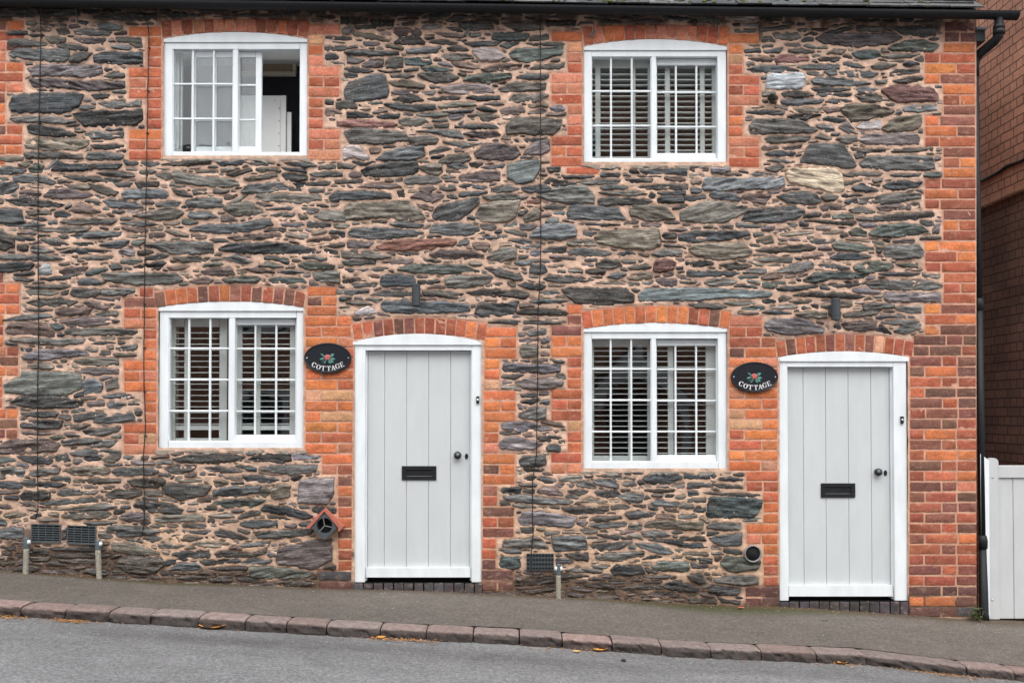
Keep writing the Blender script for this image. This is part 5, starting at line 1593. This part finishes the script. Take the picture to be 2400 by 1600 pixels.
cable([(79, 19), (89, 24), (95, 38), (96, 70), (90, 361), (89, 537), (91, 788), (88, 929), (88, 1067), (89, 1191), (84, 1217)], 'thin black cable nearest the left edge, ending above the louvred vents')
cable([(320, 20), (337, 36), (346, 58), (349.5, 83), (346, 241), (341, 537), (338.5, 668), (337, 874), (341, 1005), (336, 1067), (337, 1129), (339, 1222), (332, 1256), (322, 1268), (310, 1268), (294, 1262), (279, 1258)], 'thin black cable along the left edge of the left windows, hooked at its foot')
cable([(1266.6, 34), (1267, 310), (1267.6, 537), (1266.6, 633), (1261, 737), (1260, 874), (1257, 1067), (1247.7, 1129), (1247.7, 1198), (1249.4, 1253), (1245, 1297), (1245, 1335), (1249, 1346), (1256, 1353), (1263, 1351), (1268, 1344), (1272, 1335)], 'thin black cable between the two cottages, looping before the perforated air brick', -.03)

# ------------------------------------------------------------------ vents
def louvre_vent(x0, y0, x1, y1, dy, label):
    X0, _, Z1 = P3(x0, y0); X1, _, Z0 = P3(x1, y1); sl = dy/300/(X1-X0)
    t = thing('air_vent', label, 'vent', ((X0+X1)/2, 0, Z0), 'louvred plastic vents low in the wall')
    def sk(pts): return [(x, z-sl*(x-X0)) for x, z in pts]
    bar = lambda b, xa, xb, za, zb, ya, yb_: b.prism(sk([(xa, za), (xb, za), (xb, zb), (xa, zb)]), ya, yb_)
    b = MB(); f = .007
    bar(b, X0, X1, Z1-f, Z1, -.020, .02); bar(b, X0, X1, Z0, Z0+f*1.6, -.020, .02); bar(b, X0, X0+f, Z0+f*1.6, Z1-f, -.020, .02); bar(b, X1-f, X1, Z0+f*1.6, Z1-f, -.020, .02)
    for k in range(1, 4):
        xm = X0+(X1-X0)*k/4; bar(b, xm-.002, xm+.002, Z0+f*1.6, Z1-f, -.0185, .0)
    b.build('vent_frame', M['plastic'], t)
    b = MB(); n = 7; h = (Z1-Z0-f*2.6)/n
    for k in range(n):
        za = Z0+f*1.6+k*h
        p = sk([(X0+f, za), (X1-f, za)])
        (xa, zA), (xb, zB) = p; y0_, y1_ = -.0165, .006; u = h*.42
        b.quad((xa, y0_, zA), (xb, y0_, zB), (xb, y1_, zB+u), (xa, y1_, zA+u)); b.quad((xa, y0_, zA-.003), (xb, y0_, zB-.003), (xb, y0_, zB+.005), (xa, y0_, zA+.005))
    b.build('louvres', M['plastic'], t)
    MB().prism(sk([(X0, Z0), (X1, Z0), (X1, Z1), (X0, Z1)]), .021, .03).build('vent_back', M['dark'], t)
louvre_vent(75.5, 1226.5, 143.8, 1270, 1.6, 'dark louvred vent behind the leftmost marker post')
louvre_vent(159.5, 1229.5, 226.7, 1273.5, 2.4, 'dark louvred vent to the right of its twin, behind the second marker post')
X0, _, Z1 = P3(1234, 1296); X1, _, Z0 = P3(1297.5, 1336)
t = thing('air_brick', 'black perforated air brick low in the wall behind the cable loop', 'air brick', ((X0+X1)/2, 0, Z0))
b = MB(); nx_, nz_ = 9, 4; cw = (X1-X0)/nx_; chh = (Z1-Z0)/nz_; hw, hh = cw*.27, chh*.24; ps = lambda px_: px_
for i in range(nz_+1):
    za = Z0+(i-.5)*chh+hh if i else Z0; zb_ = Z0+(i+.5)*chh-hh if i < nz_ else Z1
    b.box(X0, X1, -.014, .02, za, zb_)
for i in range(nz_):
    zc_ = Z0+(i+.5)*chh
    for k in range(nx_+1):
        xa = X0+(k-.5)*cw+hw if k else X0; xb = X0+(k+.5)*cw-hw if k < nx_ else X1
        b.box(xa, xb, -.0135, .02, zc_-hh, zc_+hh)
b.build('perforated_face', M['alu'], t); MB().box(X0, X1, .021, .03, Z0, Z1).build('air_brick_back', M['dark'], t)
# flue cover: a grey plate turned on its corner under a terracotta coloured hood
X0, _, Z0 = P3(764.5, 1230); r = 34.5/300
t = thing('flue_cover', 'grey diamond flue plate under a red hood beside the foot of the left door', 'flue cover', (X0, 0, Z0-r))
yf = -.075; n = 30; b = MB(); ri = 18.2/300; cz = Z0+.004
sq = []
for k in range(n*4//4):
    a = 2*math.pi*k/n; c_, s_ = math.cos(a), math.sin(a); q = r*.985/(abs(c_)+abs(s_)); sq.append(((X0+q*c_, Z0+q*s_), (X0+ri*c_, cz+ri*s_), (X0+ri*.97*c_, cz+ri*.97*s_)))
for k in range(n):
    a, c = sq[k], sq[(k+1) % n]
    b.quad((a[0][0], yf, a[0][1]), (c[0][0], yf, c[0][1]), (c[1][0], yf-.003, c[1][1]), (a[1][0], yf-.003, a[1][1]))
    b.quad((a[1][0], yf-.003, a[1][1]), (c[1][0], yf-.003, c[1][1]), (c[2][0], yf+.06, c[2][1]), (a[2][0], yf+.06, a[2][1]))
    b.quad((a[0][0], yf, a[0][1]), (a[0][0], .02, a[0][1]), (c[0][0], .02, c[0][1]), (c[0][0], yf, c[0][1]))
b.build('flue_plate', M['plastic'], t)
MB().lathe([(0, 0), (ri*.99, 0), (ri*.99, .004)], (X0, -.016, cz), 'y', 24).build('flue_bore', M['dark'], t)
b = MB()
for a in (R(100), R(-12), R(228)):
    c_, s_ = math.cos(a), math.sin(a); wv = .0035
    b.prism([(X0-s_*wv, cz+c_*wv), (X0+ri*c_-s_*wv, cz+ri*s_+c_*wv), (X0+ri*c_+s_*wv, cz+ri*s_-c_*wv), (X0+s_*wv, cz-c_*wv)], yf+.004, yf+.010)
b.build('guard_spokes', M['steel'], t)
b = MB(); w_ = .019; e = r*1.19
b.prism([(X0, Z0+r), (X0, Z0+r+w_*1.2), (X0-e-.005, Z0-.008), (X0-e+.022, Z0-.020)], yf-.012, .03)
b.prism([(X0+.0005, Z0+r), (X0+.0005, Z0+r+w_*1.2), (X0+e+.008, Z0-.004), (X0+e-.020, Z0-.040), (X0+e-.032, Z0-.028), (X0+e-.026, Z0-.012)], yf-.013, .03)
b.build('hood', M['red'], t)
X0, _, Z0 = P3(1762.8, 1296); r = 20/300
t = thing('vent_pipe', 'open round black pipe end set in the wall beside the foot of the right door', 'pipe', (X0, 0, Z0-r))
MB().lathe([(r, .02), (r, -.030), (r-.004, -.034), (r-.010, -.030), (r-.012, .02)], (X0, 0, Z0), 'y', 28).build('pipe_rim', M['piperim'], t, True)
MB().lathe([(0, .14), (r-.012, .14), (r-.010, .0), (r-.009, -.02)], (X0, 0, Z0), 'y', 28).build('pipe_bore', M['dark'], t, True)

# ------------------------------------------------------------------ ground
ZB = [(P3(px, py)[0], P3(px, py)[2]) for px, py in BASE]
KB = [(-300, 1388), (0, 1405), (400, 1428), (800, 1452), (1200, 1471.5), (1600, 1501), (2000, 1517), (2200, 1541), (2400, 1560), (2600, 1580)]
YK = -1.28
ZK = [(P3(px, py, YK)[0], P3(px, py, YK)[2]) for px, py in KB]
def interp_ext(P, x):
    x = np.asarray(x, float); xs = np.array([p[0] for p in P]); zs = np.array([p[1] for p in P]); z = np.interp(x, xs, zs)
    z = np.where(x < xs[0], zs[0]+(x-xs[0])*-.05, z); return np.where(x > xs[-1], zs[-1]+(x-xs[-1])*-.05, z)
zb_ = lambda x: interp_ext(ZB, x)
zk_ = lambda x: interp_ext(ZK, x)
def gz2(x, y):
    q = np.clip(np.asarray(y)/YK, 0, 1); return zb_(x)*(1-q)+zk_(x)*q
def sheet(name, xs, ys, zf_, mat, attrs=None):
    X, Y = np.meshgrid(xs, ys); Z = zf_(X, Y); V = np.stack([X, Y, Z], -1).reshape(-1, 3); ny, nx = X.shape
    i, j = np.meshgrid(np.arange(ny-1), np.arange(nx-1), indexing='ij'); a = (i*nx+j).ravel()
    Fq = np.stack([a, a+1, a+nx+1, a+nx], -1) if ys[1] > ys[0] else np.stack([a, a+nx, a+nx+1, a+1], -1)
    me = bpy.data.meshes.new(name); me.from_pydata(V.tolist(), [], Fq.tolist())
    for k, f in (attrs or {}).items():
        at = me.attributes.new(k, 'FLOAT', 'POINT'); at.data.foreach_set('value', f(X, Y).astype(np.float32).ravel())
    o = link(name, me, mat, None, True); o['kind'] = 'structure'; return o
xs = np.concatenate([np.arange(-80, -6, 4), np.arange(-6, 6, .05), np.arange(6, 81, 4)])
ysp = np.concatenate([np.linspace(YK, .03, 30), [.4, 1, 3, 6, 12]])
mossf = lambda X, Y: np.clip(1.5*(1-(-Y)/(.12+.34*np.exp(-((X-1.75)/.75)**2)+.10*np.exp(-((X+2.6)/.6)**2))), 0, 1)*np.clip(.35+1.2*np.exp(-((X-1.7)/.8)**2)+.75*np.exp(-((X+2.7)/.6)**2), 0, 1)
gritf = lambda X, Y: np.clip(1.6*(1-(-Y)/.17), 0, 1)*.95
sheet('pavement', xs, ysp, lambda X, Y: gz2(X, Y)+(fbm(X*1.3, Y*1.3, 5, 2)-.5)*.012, M['pavement'], dict(moss=mossf, grit=gritf))
ysr = np.concatenate([np.arange(-1.45, -3.2, -.06), [-3.3, -4, -6, -9, -14, -30, -150]])
xs2 = np.concatenate([np.arange(-150, -6, 8), np.arange(-6, 6, .1), np.arange(6, 151, 8)])
def roadz(X, Y): return zk_(X)-.062+.05*np.clip((-1.48-Y)/2.5, 0, 1)+(fbm(X*.9, Y*.9, 8, 2)-.5)*.014
wornf = lambda X, Y: np.clip(1-np.abs(-Y-1.78-.22*(fbm(X*.8, Y*0, 41, 2)-.5))/(.30+.25*fbm(X*1.1, Y*3, 43, 2)), 0, 1)*np.clip(fbm(X*1.7, Y*4, 44, 3)*1.9-.15, 0, 1)
sheet('road', xs2, ysr, roadz, M['road'], dict(worn=wornf))
sheet('ground', np.array([-500., 500.]), np.array([500., -500.]), lambda X, Y: -.05*X-.9, M['soil'])
# granite kerb stones
jn = [-330, -230, -130, -38, 62, 163.6, 265, 361.6, 475, 582, 678, 771, 894.7, 1001.4, 1110, 1217, 1316.5, 1432, 1545.5, 1660, 1777, 1904.8, 2020, 2254, 2364, 2480, 2600, 2720]
prof = [(-1.275, -.03), (-1.278, 0), (-1.32, .004), (-1.38, .004), (-1.437, .003), (-1.456, -.002), (-1.466, -.012), (-1.470, -.032), (-1.473, -.055), (-1.476, -.12)]
V, Fk, C = [], [], []; rk = random.Random(4)
for a, c in zip(jn[:-1], jn[1:]):
    xa, xb = P3(a, 1480, -1.38)[0]+.004, P3(c, 1480, -1.38)[0]-.004; n = 16; n0 = len(V); dy = rk.uniform(-.008, .008); dz = rk.uniform(-.004, .005); sd = rk.randrange(9999); g = rk.uniform(.85, 1.15); pk = rk.uniform(0, 1)
    for i in range(n+1):
        q = i/n; x = xa+(xb-xa)*q; er = .010*max(0, 1-min(q, 1-q)*n/1.2)
        for k, (y, z) in enumerate(prof):
            nz = (float(fbm(np.array([x*16]), np.array([k*.9+sd]), sd, 3)[0])-.5)
            amp = .006 if k < 4 else .046
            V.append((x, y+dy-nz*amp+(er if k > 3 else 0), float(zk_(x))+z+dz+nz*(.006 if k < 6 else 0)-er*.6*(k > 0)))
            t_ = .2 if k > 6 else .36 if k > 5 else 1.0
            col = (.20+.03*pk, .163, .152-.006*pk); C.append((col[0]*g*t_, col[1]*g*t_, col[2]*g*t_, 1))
    m = len(prof)
    for i in range(n):
        for k in range(m-1): p = n0+i*m+k; Fk.append((p, p+1, p+m+1, p+m))
    Fk.append(tuple(n0+k for k in range(m))[::-1]); Fk.append(tuple(n0+n*m+k for k in range(m)))
me = bpy.data.meshes.new('kerb'); me.from_pydata(V, [], Fk); at = me.attributes.new('col', 'FLOAT_COLOR', 'POINT'); at.data.foreach_set('color', [c for q in C for c in q])
o = link('kerb', me, M['kerb']); o['kind'] = 'structure'
bm = bmesh.new(); bm.from_mesh(me); bmesh.ops.recalc_face_normals(bm, faces=bm.faces); bm.to_mesh(me); bm.free()

# ------------------------------------------------------------------ marker posts
def post(px, yt, yc, yb2, r, lean, label, refl):
    y = -.075; X0, _, Zt = P3(px, yt, y); Zc = P3(px, yc, y)[2]; Zb = float(gz2(X0+lean, y))-.03
    t = thing('marker_post', label, 'post', (X0+lean, y, Zb+.03), 'short capped posts along the foot of the wall')
    r = r/300.
    b = MB(); n = 8; b.tube([(X0+lean*(1-k/n)+rnd.uniform(-.0008, .0008), y+rnd.uniform(-.0008, .0008), Zb+(Zc-Zb)*k/n) for k in range(n+1)], [r*rnd.uniform(.97, 1.03) for k in range(n+1)], 16); b.build('shaft', M['concrete'], t, True)
    MB().lathe([(r*1.06, -.004), (r*1.08, 0), (r*1.04, (Zt-Zc)*.5), (r*.98, Zt-Zc-.006), (r*.9, Zt-Zc), (0, Zt-Zc+.002)], (X0, y, Zc), 'z', 18).build('cap', M['cap'], t, True)
    for sx in refl:
        MB().lathe([(0, sx*.012), (.012, sx*.010), (.018, sx*.003), (.019, -sx*.006)], (X0+sx*r, y-.003, (Zt+Zc)/2+.004), 'x', 16).build('reflector', M['reflect'], t, True)
post(62, 1258.5, 1283, 1341, 6.3, -.004, 'leftmost capped post, in front of the first louvred vent', (1,))
post(230, 1264, 1286, 1353, 6.3, .012, 'capped post in front of the right edge of the second louvred vent', (1,))
post(1309, 1320.7, 1345, 1404, 5.9, .0, 'capped post standing beside the perforated air brick between the two doors', (-1, 1))

# ------------------------------------------------------------------ passage gate and the neighbouring house
yg = .075
t = thing('garden_gate', 'pale grey boarded gate with a round topped post across the passage at the right', 'gate', (4.0, yg, float(gz2(4.0, 0))))
zg = float(gz2(4.0, .0))+.02; GR = 4.385
X = lambda px: PX(px, 1250, yg); Z = lambda py: PZ(py, yg)
b = MB(); xa, xb = XG+.035, X(2313.5)
b.prism([(xa, zg), (xb-.004, zg), (xb, Z(1078)), (xa-.002, Z(1062))], yg-.045, yg+.05); b.build('gate_post', M['white'], t)
b = MB(); x0, x1 = X(2314), X(2337.2); zc0 = Z(1082); rr = (x1-x0)/2
b.prism([(x0, zg), (x1, zg), (x1, zc0)]+[((x0+x1)/2+rr*math.cos(a*math.pi/12), zc0+rr*.85*math.sin(a*math.pi/12)) for a in range(1, 12)]+[(x0, zc0)], yg-.03, yg+.02); b.build('stile', M['gate'], t)
MB().box(x1+.001, GR-.01, yg-.028, yg+.02, Z(1119), Z(1090), .003).build('top_rail', M['gate'], t)
b = MB(); xs_ = [x1+.001]
while xs_[-1] < GR-.05: xs_.append(xs_[-1]+36/300)
for a, c in zip(xs_[:-1], xs_[1:]): b.box(a+.002, min(c, GR-.01)-.002, yg-.014, yg+.008, zg, Z(1119.4), .003)
b.box(x1+.002, GR-.012, yg-.004, yg+.006, zg+.003, Z(1121)); b.build('boards', M['gate'], t)
for (bx, by) in ((2322.3, 1117.5), (2321.3, 1402.8)): MB().lathe([(0, -.007), (.006, -.006), (.008, .001)], (PX(bx, by, yg), yg-.03, PZ(by, yg)), 'y', 12).build('bolt_head', M['steel'], t, True)
nh = thing('neighbour_house', 'tall red brick house whose side wall rises beyond the downpipe and gate', 'house', (7.5, 4.5, float(zb_(4.4))))
XN, zl, hN = 4.40, ZC+1.91, 8.6
guv_quad('upper_wall', [([(XN, .25, zl), (XN, 11, zl), (XN, 11, hN), (XN, 5.6, hN+3), (XN, .25, hN)], [(.25, zl), (11, zl), (11, hN), (5.6, hN+3), (.25, hN)], 0), ([(XN, .25, zl), (XN, .25, hN), (11, .25, hN), (11, .25, zl)], [(4, zl), (4, hN), (11, hN), (11, zl)], 0),
    ([(XN, .25, zl), (XN+.035, .25, zl), (XN+.035, 11, zl), (XN, 11, zl)], [(0, 0), (0, .03), (11, .03), (11, 0)], 0)], [M['housebrick']], nh)
guv_quad('lower_wall', [([(XN+.035, .25, -1.2), (XN+.035, 11, -1.2), (XN+.035, 11, zl), (XN+.035, .25, zl)], [(.25, -1.2), (11, -1.2), (11, zl), (.25, zl)], 0), ([(XN, .25, -1.2), (XN, .25, zl), (11, .25, zl), (11, .25, -1.2)], [(4, -1.2), (4, zl), (11, zl), (11, -1.2)], 0)], [M['sootshadebrick']], nh)
b = MB(); b.quad((XN-.2, .05, hN-.05), (11, .05, hN-.05), (11, 5.6, hN+3.1), (XN-.2, 5.6, hN+3.1)); b.quad((XN-.2, 11.2, hN-.05), (XN-.2, 5.6, hN+3.1), (11, 5.6, hN+3.1), (11, 11.2, hN-.05)); b.build('roof', M['slate'], nh)
b = MB(); pts = []
for px, py in ((2298, 424), (2320, 414), (2345, 401), (2365, 386), (2400, 374), (2440, 352)):
    d = (XN-.012)*2400/(px-1200.); pts.append((XN-.012, d-8, ZC+(965-py)/2400*d))
b.tube(pts, .012, 8); tag(b.build('cable', M['cable'], None, True), 'black cable sagging across the side wall of the tall red brick house', 'cable')

# ------------------------------------------------------------------ small growth and litter
def leafmesh(b, x, y, z, L, W, yaw, curl, lift):
    ca, sa = math.cos(yaw), math.sin(yaw); prev = None; n = 6
    for i in range(n+1):
        q = i/n; hw = W/2*math.sin(math.pi*min(1, q*.92+.06))**.8; u = (q-.5)*L; h = lift+curl*L*(q-.5)**2*4
        pl = b.bm.verts.new((x+u*ca-hw*sa, y+u*sa+hw*ca, z+h+hw*.5)); pc = b.bm.verts.new((x+u*ca, y+u*sa, z+h)); pr = b.bm.verts.new((x+u*ca+hw*sa, y+u*sa-hw*ca, z+h+hw*.35))
        if prev:
            b._f([prev[0], prev[1], pc, pl]); b._f([prev[1], prev[2], pr, pc])
        prev = (pl, pc, pr)
def pix_ground(px, py, zf_):
    y = -1.6
    for _ in range(25):
        x = P3(px, py, y)[0]; zt_ = float(zf_(np.array([x]), np.array([y]))[0]); zc_ = P3(px, py, y)[2]
        # the ray drops as it nears the wall; step the depth plane until it meets the ground
        cy = (800+SHIFT-py)/F; s_ = (st+cy*ct)/(ct-cy*st); y += (zt_-zc_)/s_*.9
    return P3(px, py, y)[0], y, zt_
for px, py, L, W, yaw, mat, lab in ((44, 1442, .13, .065, .2, 'leaf', 'large orange fallen leaf at the kerb by the left edge of the road'), (497, 1474, .17, .05, .05, 'leaf', 'long curled orange leaf lying in the road below the sixth kerb stone'),
        (1408, 1526, .10, .045, .35, 'leaf', 'orange leaf in the gutter of the road below the middle window gap'), (1352, 1529, .05, .03, 0, 'leafy', 'small yellow leaf just left of the orange leaf at the middle kerb'),
        (1748, 1541, .10, .04, -.15, 'leafb', 'reddish brown leaf at the kerb below the round pipe'), (1975, 1556, .08, .05, .5, 'leaf', 'orange leaf on the litter at the kerb in front of the right door'),
        (1738, 1427, .055, .04, .3, 'rose', 'pinkish scrap on the pavement below the round pipe'), (893, 1497, .06, .045, .4, 'leaf', 'small orange leaf at the kerb in front of the left door')):
    X0, Y0, Z0 = pix_ground(px, py, gz2 if py < 1440 else roadz); b = MB(); leafmesh(b, X0, Y0, Z0+.003, L, W, yaw, .12, .004)
    tag(b.build('fallen_leaf', M[mat], None, norm=False), lab, 'leaf', 'fallen leaves by the kerb')
for mat, nm, lab, seed, nn in (('leaf', 'leaf_litter', 'orange leaf crumbs drifted along the foot of the kerb', 1, 400), ('leafb', 'leaf_litter', 'brown leaf crumbs and grit along the kerb and the wall foot', 2, 900)):
    b = MB(); rl = random.Random(seed)
    for k in range(nn):
        if seed == 2 and k % 2:
            px = rl.choice([rl.uniform(100, 2290), rl.gauss(180, 60), rl.gauss(1900, 200), rl.uniform(1220, 1800)]); X0 = PX(px, 1400); Y0 = -.02-abs(rl.gauss(0, .05)); Z0 = float(gz2(np.array([X0]), np.array([Y0]))[0])
        else:
            c, s_ = rl.choice([(20, 18), (45, 22), (165, 26), (172, 22), (168, 30), (950, 26), (960, 30), (890, 20), (1340, 60), (1975, 30), (2215, 45), (2240, 70), (rl.uniform(0, 2400), 10)] if seed == 1 else [(165, 35), (960, 40), (rl.uniform(-100, 2500), 20), (rl.uniform(-100, 2500), 20), (2230, 60)])
            X0 = P3(rl.gauss(c, s_), 1500, -1.52)[0]; Y0 = -1.482-abs(rl.gauss(0, .055)); Z0 = float(roadz(np.array([X0]), np.array([Y0]))[0])
        L = rl.uniform(.007, .022); leafmesh(b, X0, Y0, Z0+.002+rl.uniform(0, .006), L, L*rl.uniform(.3, .7), rl.uniform(0, 6.3), rl.uniform(-.1, .3), .002)
    tag(b.build(nm, M[mat], None, norm=False), lab, 'leaf litter', kind='stuff')
b = MB(); rl = random.Random(9)
for k in range(90):
    X0 = PX(rl.gauss(2279, 7), 1450); Y0 = -.02-abs(rl.gauss(0, .03)); Z0 = float(gz2(X0, Y0)); h = rl.uniform(.02, .11); a = rl.uniform(0, 6.3)
    leafmesh(b, X0+math.cos(a)*.015, Y0-.01, Z0+h, rl.uniform(.012, .026), .012, a, .1, 0)
    if k % 6 == 0: b.tube([(X0, Y0, Z0-.01), (X0+math.cos(a)*.012, Y0-.01, Z0+h)], .0015, 4)
tag(b.build('weed', M['weed'], None, norm=False), 'small green weed growing at the foot of the downpipe', 'weed')
b = MB(); cx0, _, cz0 = P3(1806, 232)
for k in range(170):
    a = rl.uniform(0, 2*math.pi); q = rl.random()**.5; ex = cx0+.055*q*math.cos(a); ez = cz0-.004+.034*q*math.sin(a)
    b.tube([(cx0+(ex-cx0)*.25, .0, cz0-.01+(ez-cz0)*.3), (cx0+(ex-cx0)*.7, -.035, ez+.004), (ex, -.045-rl.uniform(0, .015), ez-.008)], [.0018, .0014, .0006], 4)
tag(b.build('wall_fern', M['dryfern'], None), 'dark tuft of dry plant growing out of the stonework right of the upstairs right window', 'plant')
X0, Y0, Z0 = pix_ground(1905, 1449, gz2)
X1, Y1 = X0, Y0
b = MB(); rl = random.Random(31)
for k in range(340):
    X0 = rl.uniform(-4.6, 4.6); Y0 = rl.choice([rl.uniform(-1.25, -.03), rl.uniform(-3.1, -1.5), -1.5-abs(rl.gauss(0, .12)), -.04-abs(rl.gauss(0, .08))]); zz_ = float((gz2 if Y0 > -1.28 else roadz)(np.array([X0]), np.array([Y0]))[0])
    leafmesh(b, X0, Y0, zz_+.002, rl.uniform(.005, .015), rl.uniform(.004, .008), rl.uniform(0, 6.3), .2, .002)
tag(b.build('grit', M['chips'], None, norm=False), 'pale chips and grit scattered over the road and pavement', 'grit', kind='stuff')
X0, Y0 = X1, Y1
t = MB(); t.box(X0-.09, X0+.09, Y0-.07, Y0+.05, Z0-.02, Z0+.005, .002); t = t.build('drain_cover', M['pavement']); t.rotation_euler = (0, 0, 0); tag(t, 'small worn cover plate set in the pavement before the right door', 'cover')
b = MB(); X0, Y0, Z0 = pix_ground(1461, 1549, roadz); b.lathe([(0, .016), (.010, .013), (.017, .004), (.016, -.006)], (X0, Y0, Z0), 'z', 9)
tag(b.build('pebble', M['iron'], None, True), 'small black pebble on the road below the middle cable', 'pebble')

# ------------------------------------------------------------------ the house across the road, seen mirrored in the panes
oh = thing('opposite_house', 'red brick house across the road with white arched porch, mirrored in the lower panes', 'house', (0, -13.2, -.1))
YO, zo, ho = -13.0, -.4, 5.6
for xa, xb, ho_ in ((-9.5, -1.5, 5.2), (-1.5, 8.5, 8.3)):
    ho2 = ho_+2.4
    guv_quad('brick_walls', [([(xa, YO, zo), (xa, YO, ho_), (xb, YO, ho_), (xb, YO, zo)], [(xa, zo), (xa, ho_), (xb, ho_), (xb, zo)], 0), ([(xa, YO, zo), (xa, YO-6, zo), (xa, YO-6, ho_), (xa, YO-3, ho2), (xa, YO, ho_)], [(0, zo), (6, zo), (6, ho_), (3, ho2), (0, ho_)], 0),
        ([(xb, YO, zo), (xb, YO, ho_), (xb, YO-3, ho2), (xb, YO-6, ho_), (xb, YO-6, zo)], [(0, zo), (0, ho_), (3, ho2), (6, ho_), (6, zo)], 0)], [M['housebrick']], oh)
    b = MB(); b.quad((xa-.2, YO+.3, ho_-.2), (xb+.2, YO+.3, ho_-.2), (xb+.2, YO-3, ho2+.1), (xa-.2, YO-3, ho2+.1)); b.quad((xa-.2, YO-6.3, ho_-.2), (xa-.2, YO-3, ho2+.1), (xb+.2, YO-3, ho2+.1), (xb+.2, YO-6.3, ho_-.2)); b.build('roof', M['slate'], oh)
for x, z in ((-5.2, 1.2), (-2.0, 1.2), (5.6, 1.2), (-5.2, 3.7), (-2.0, 3.7), (2.4, 4.0), (5.6, 4.0), (1.2, 6.6), (5.6, 6.6)):
    b = MB(); w_, h = .6, .65
    b.box(x-w_, x+w_, YO-.01, YO+.06, z-h, z-h+.1).box(x-w_, x+w_, YO-.01, YO+.06, z+h-.1, z+h).box(x-w_, x-w_+.1, YO-.01, YO+.06, z-h+.1, z+h-.1).box(x+w_-.1, x+w_, YO-.01, YO+.06, z-h+.1, z+h-.1).box(x-.04, x+.04, YO-.01, YO+.05, z-h+.1, z+h-.1)
    wn = b.build('window', M['white'], oh); MB().box(x-w_+.1, x+w_-.1, YO+.005, YO+.02, z-h+.1, z+h-.1).build('pane', M['navy'], wn)
b = MB(); cx_, zz = 2.45, ZC+.05; n = 14
for sx in (-1, 1):
    b.prism([(cx_, zz+1.25), (cx_, zz+.93), (cx_+sx*.93, zz+.05), (cx_+sx*1.2, zz+.05)], YO+1.0, YO+1.08)
    b.box(cx_+sx*.95-.06, cx_+sx*.95+.06, YO+.95, YO+1.07, zo, zz+.04)
    for k in range(n):
        a0, a1 = math.pi/2*k/n, math.pi/2*(k+1)/n; P_ = lambda a, r_: (cx_+sx*r_*math.sin(a), zz-.05+r_*.85*math.cos(a))
        b.prism([P_(a0, .98), P_(a1, .98), P_(a1, .74), P_(a0, .74)], YO+.97, YO+1.03)
b.box(cx_-.06, cx_+.06, YO+.97, YO+1.03, zz+.75, zz+1.0); b.build('porch', M['white'], oh)
b = MB()
for sx in (-1, 1): b.quad((cx_, YO, zz+1.28), (cx_, YO+1.1, zz+1.28), (cx_+sx*1.3, YO+1.1, zz+.02), (cx_+sx*1.3, YO, zz+.02))
b.build('porch_roof', M['slate'], oh)
MB().box(cx_-.45, cx_+.45, YO-.01, YO+.04, zo, 1.75).build('door', M['navy'], oh)
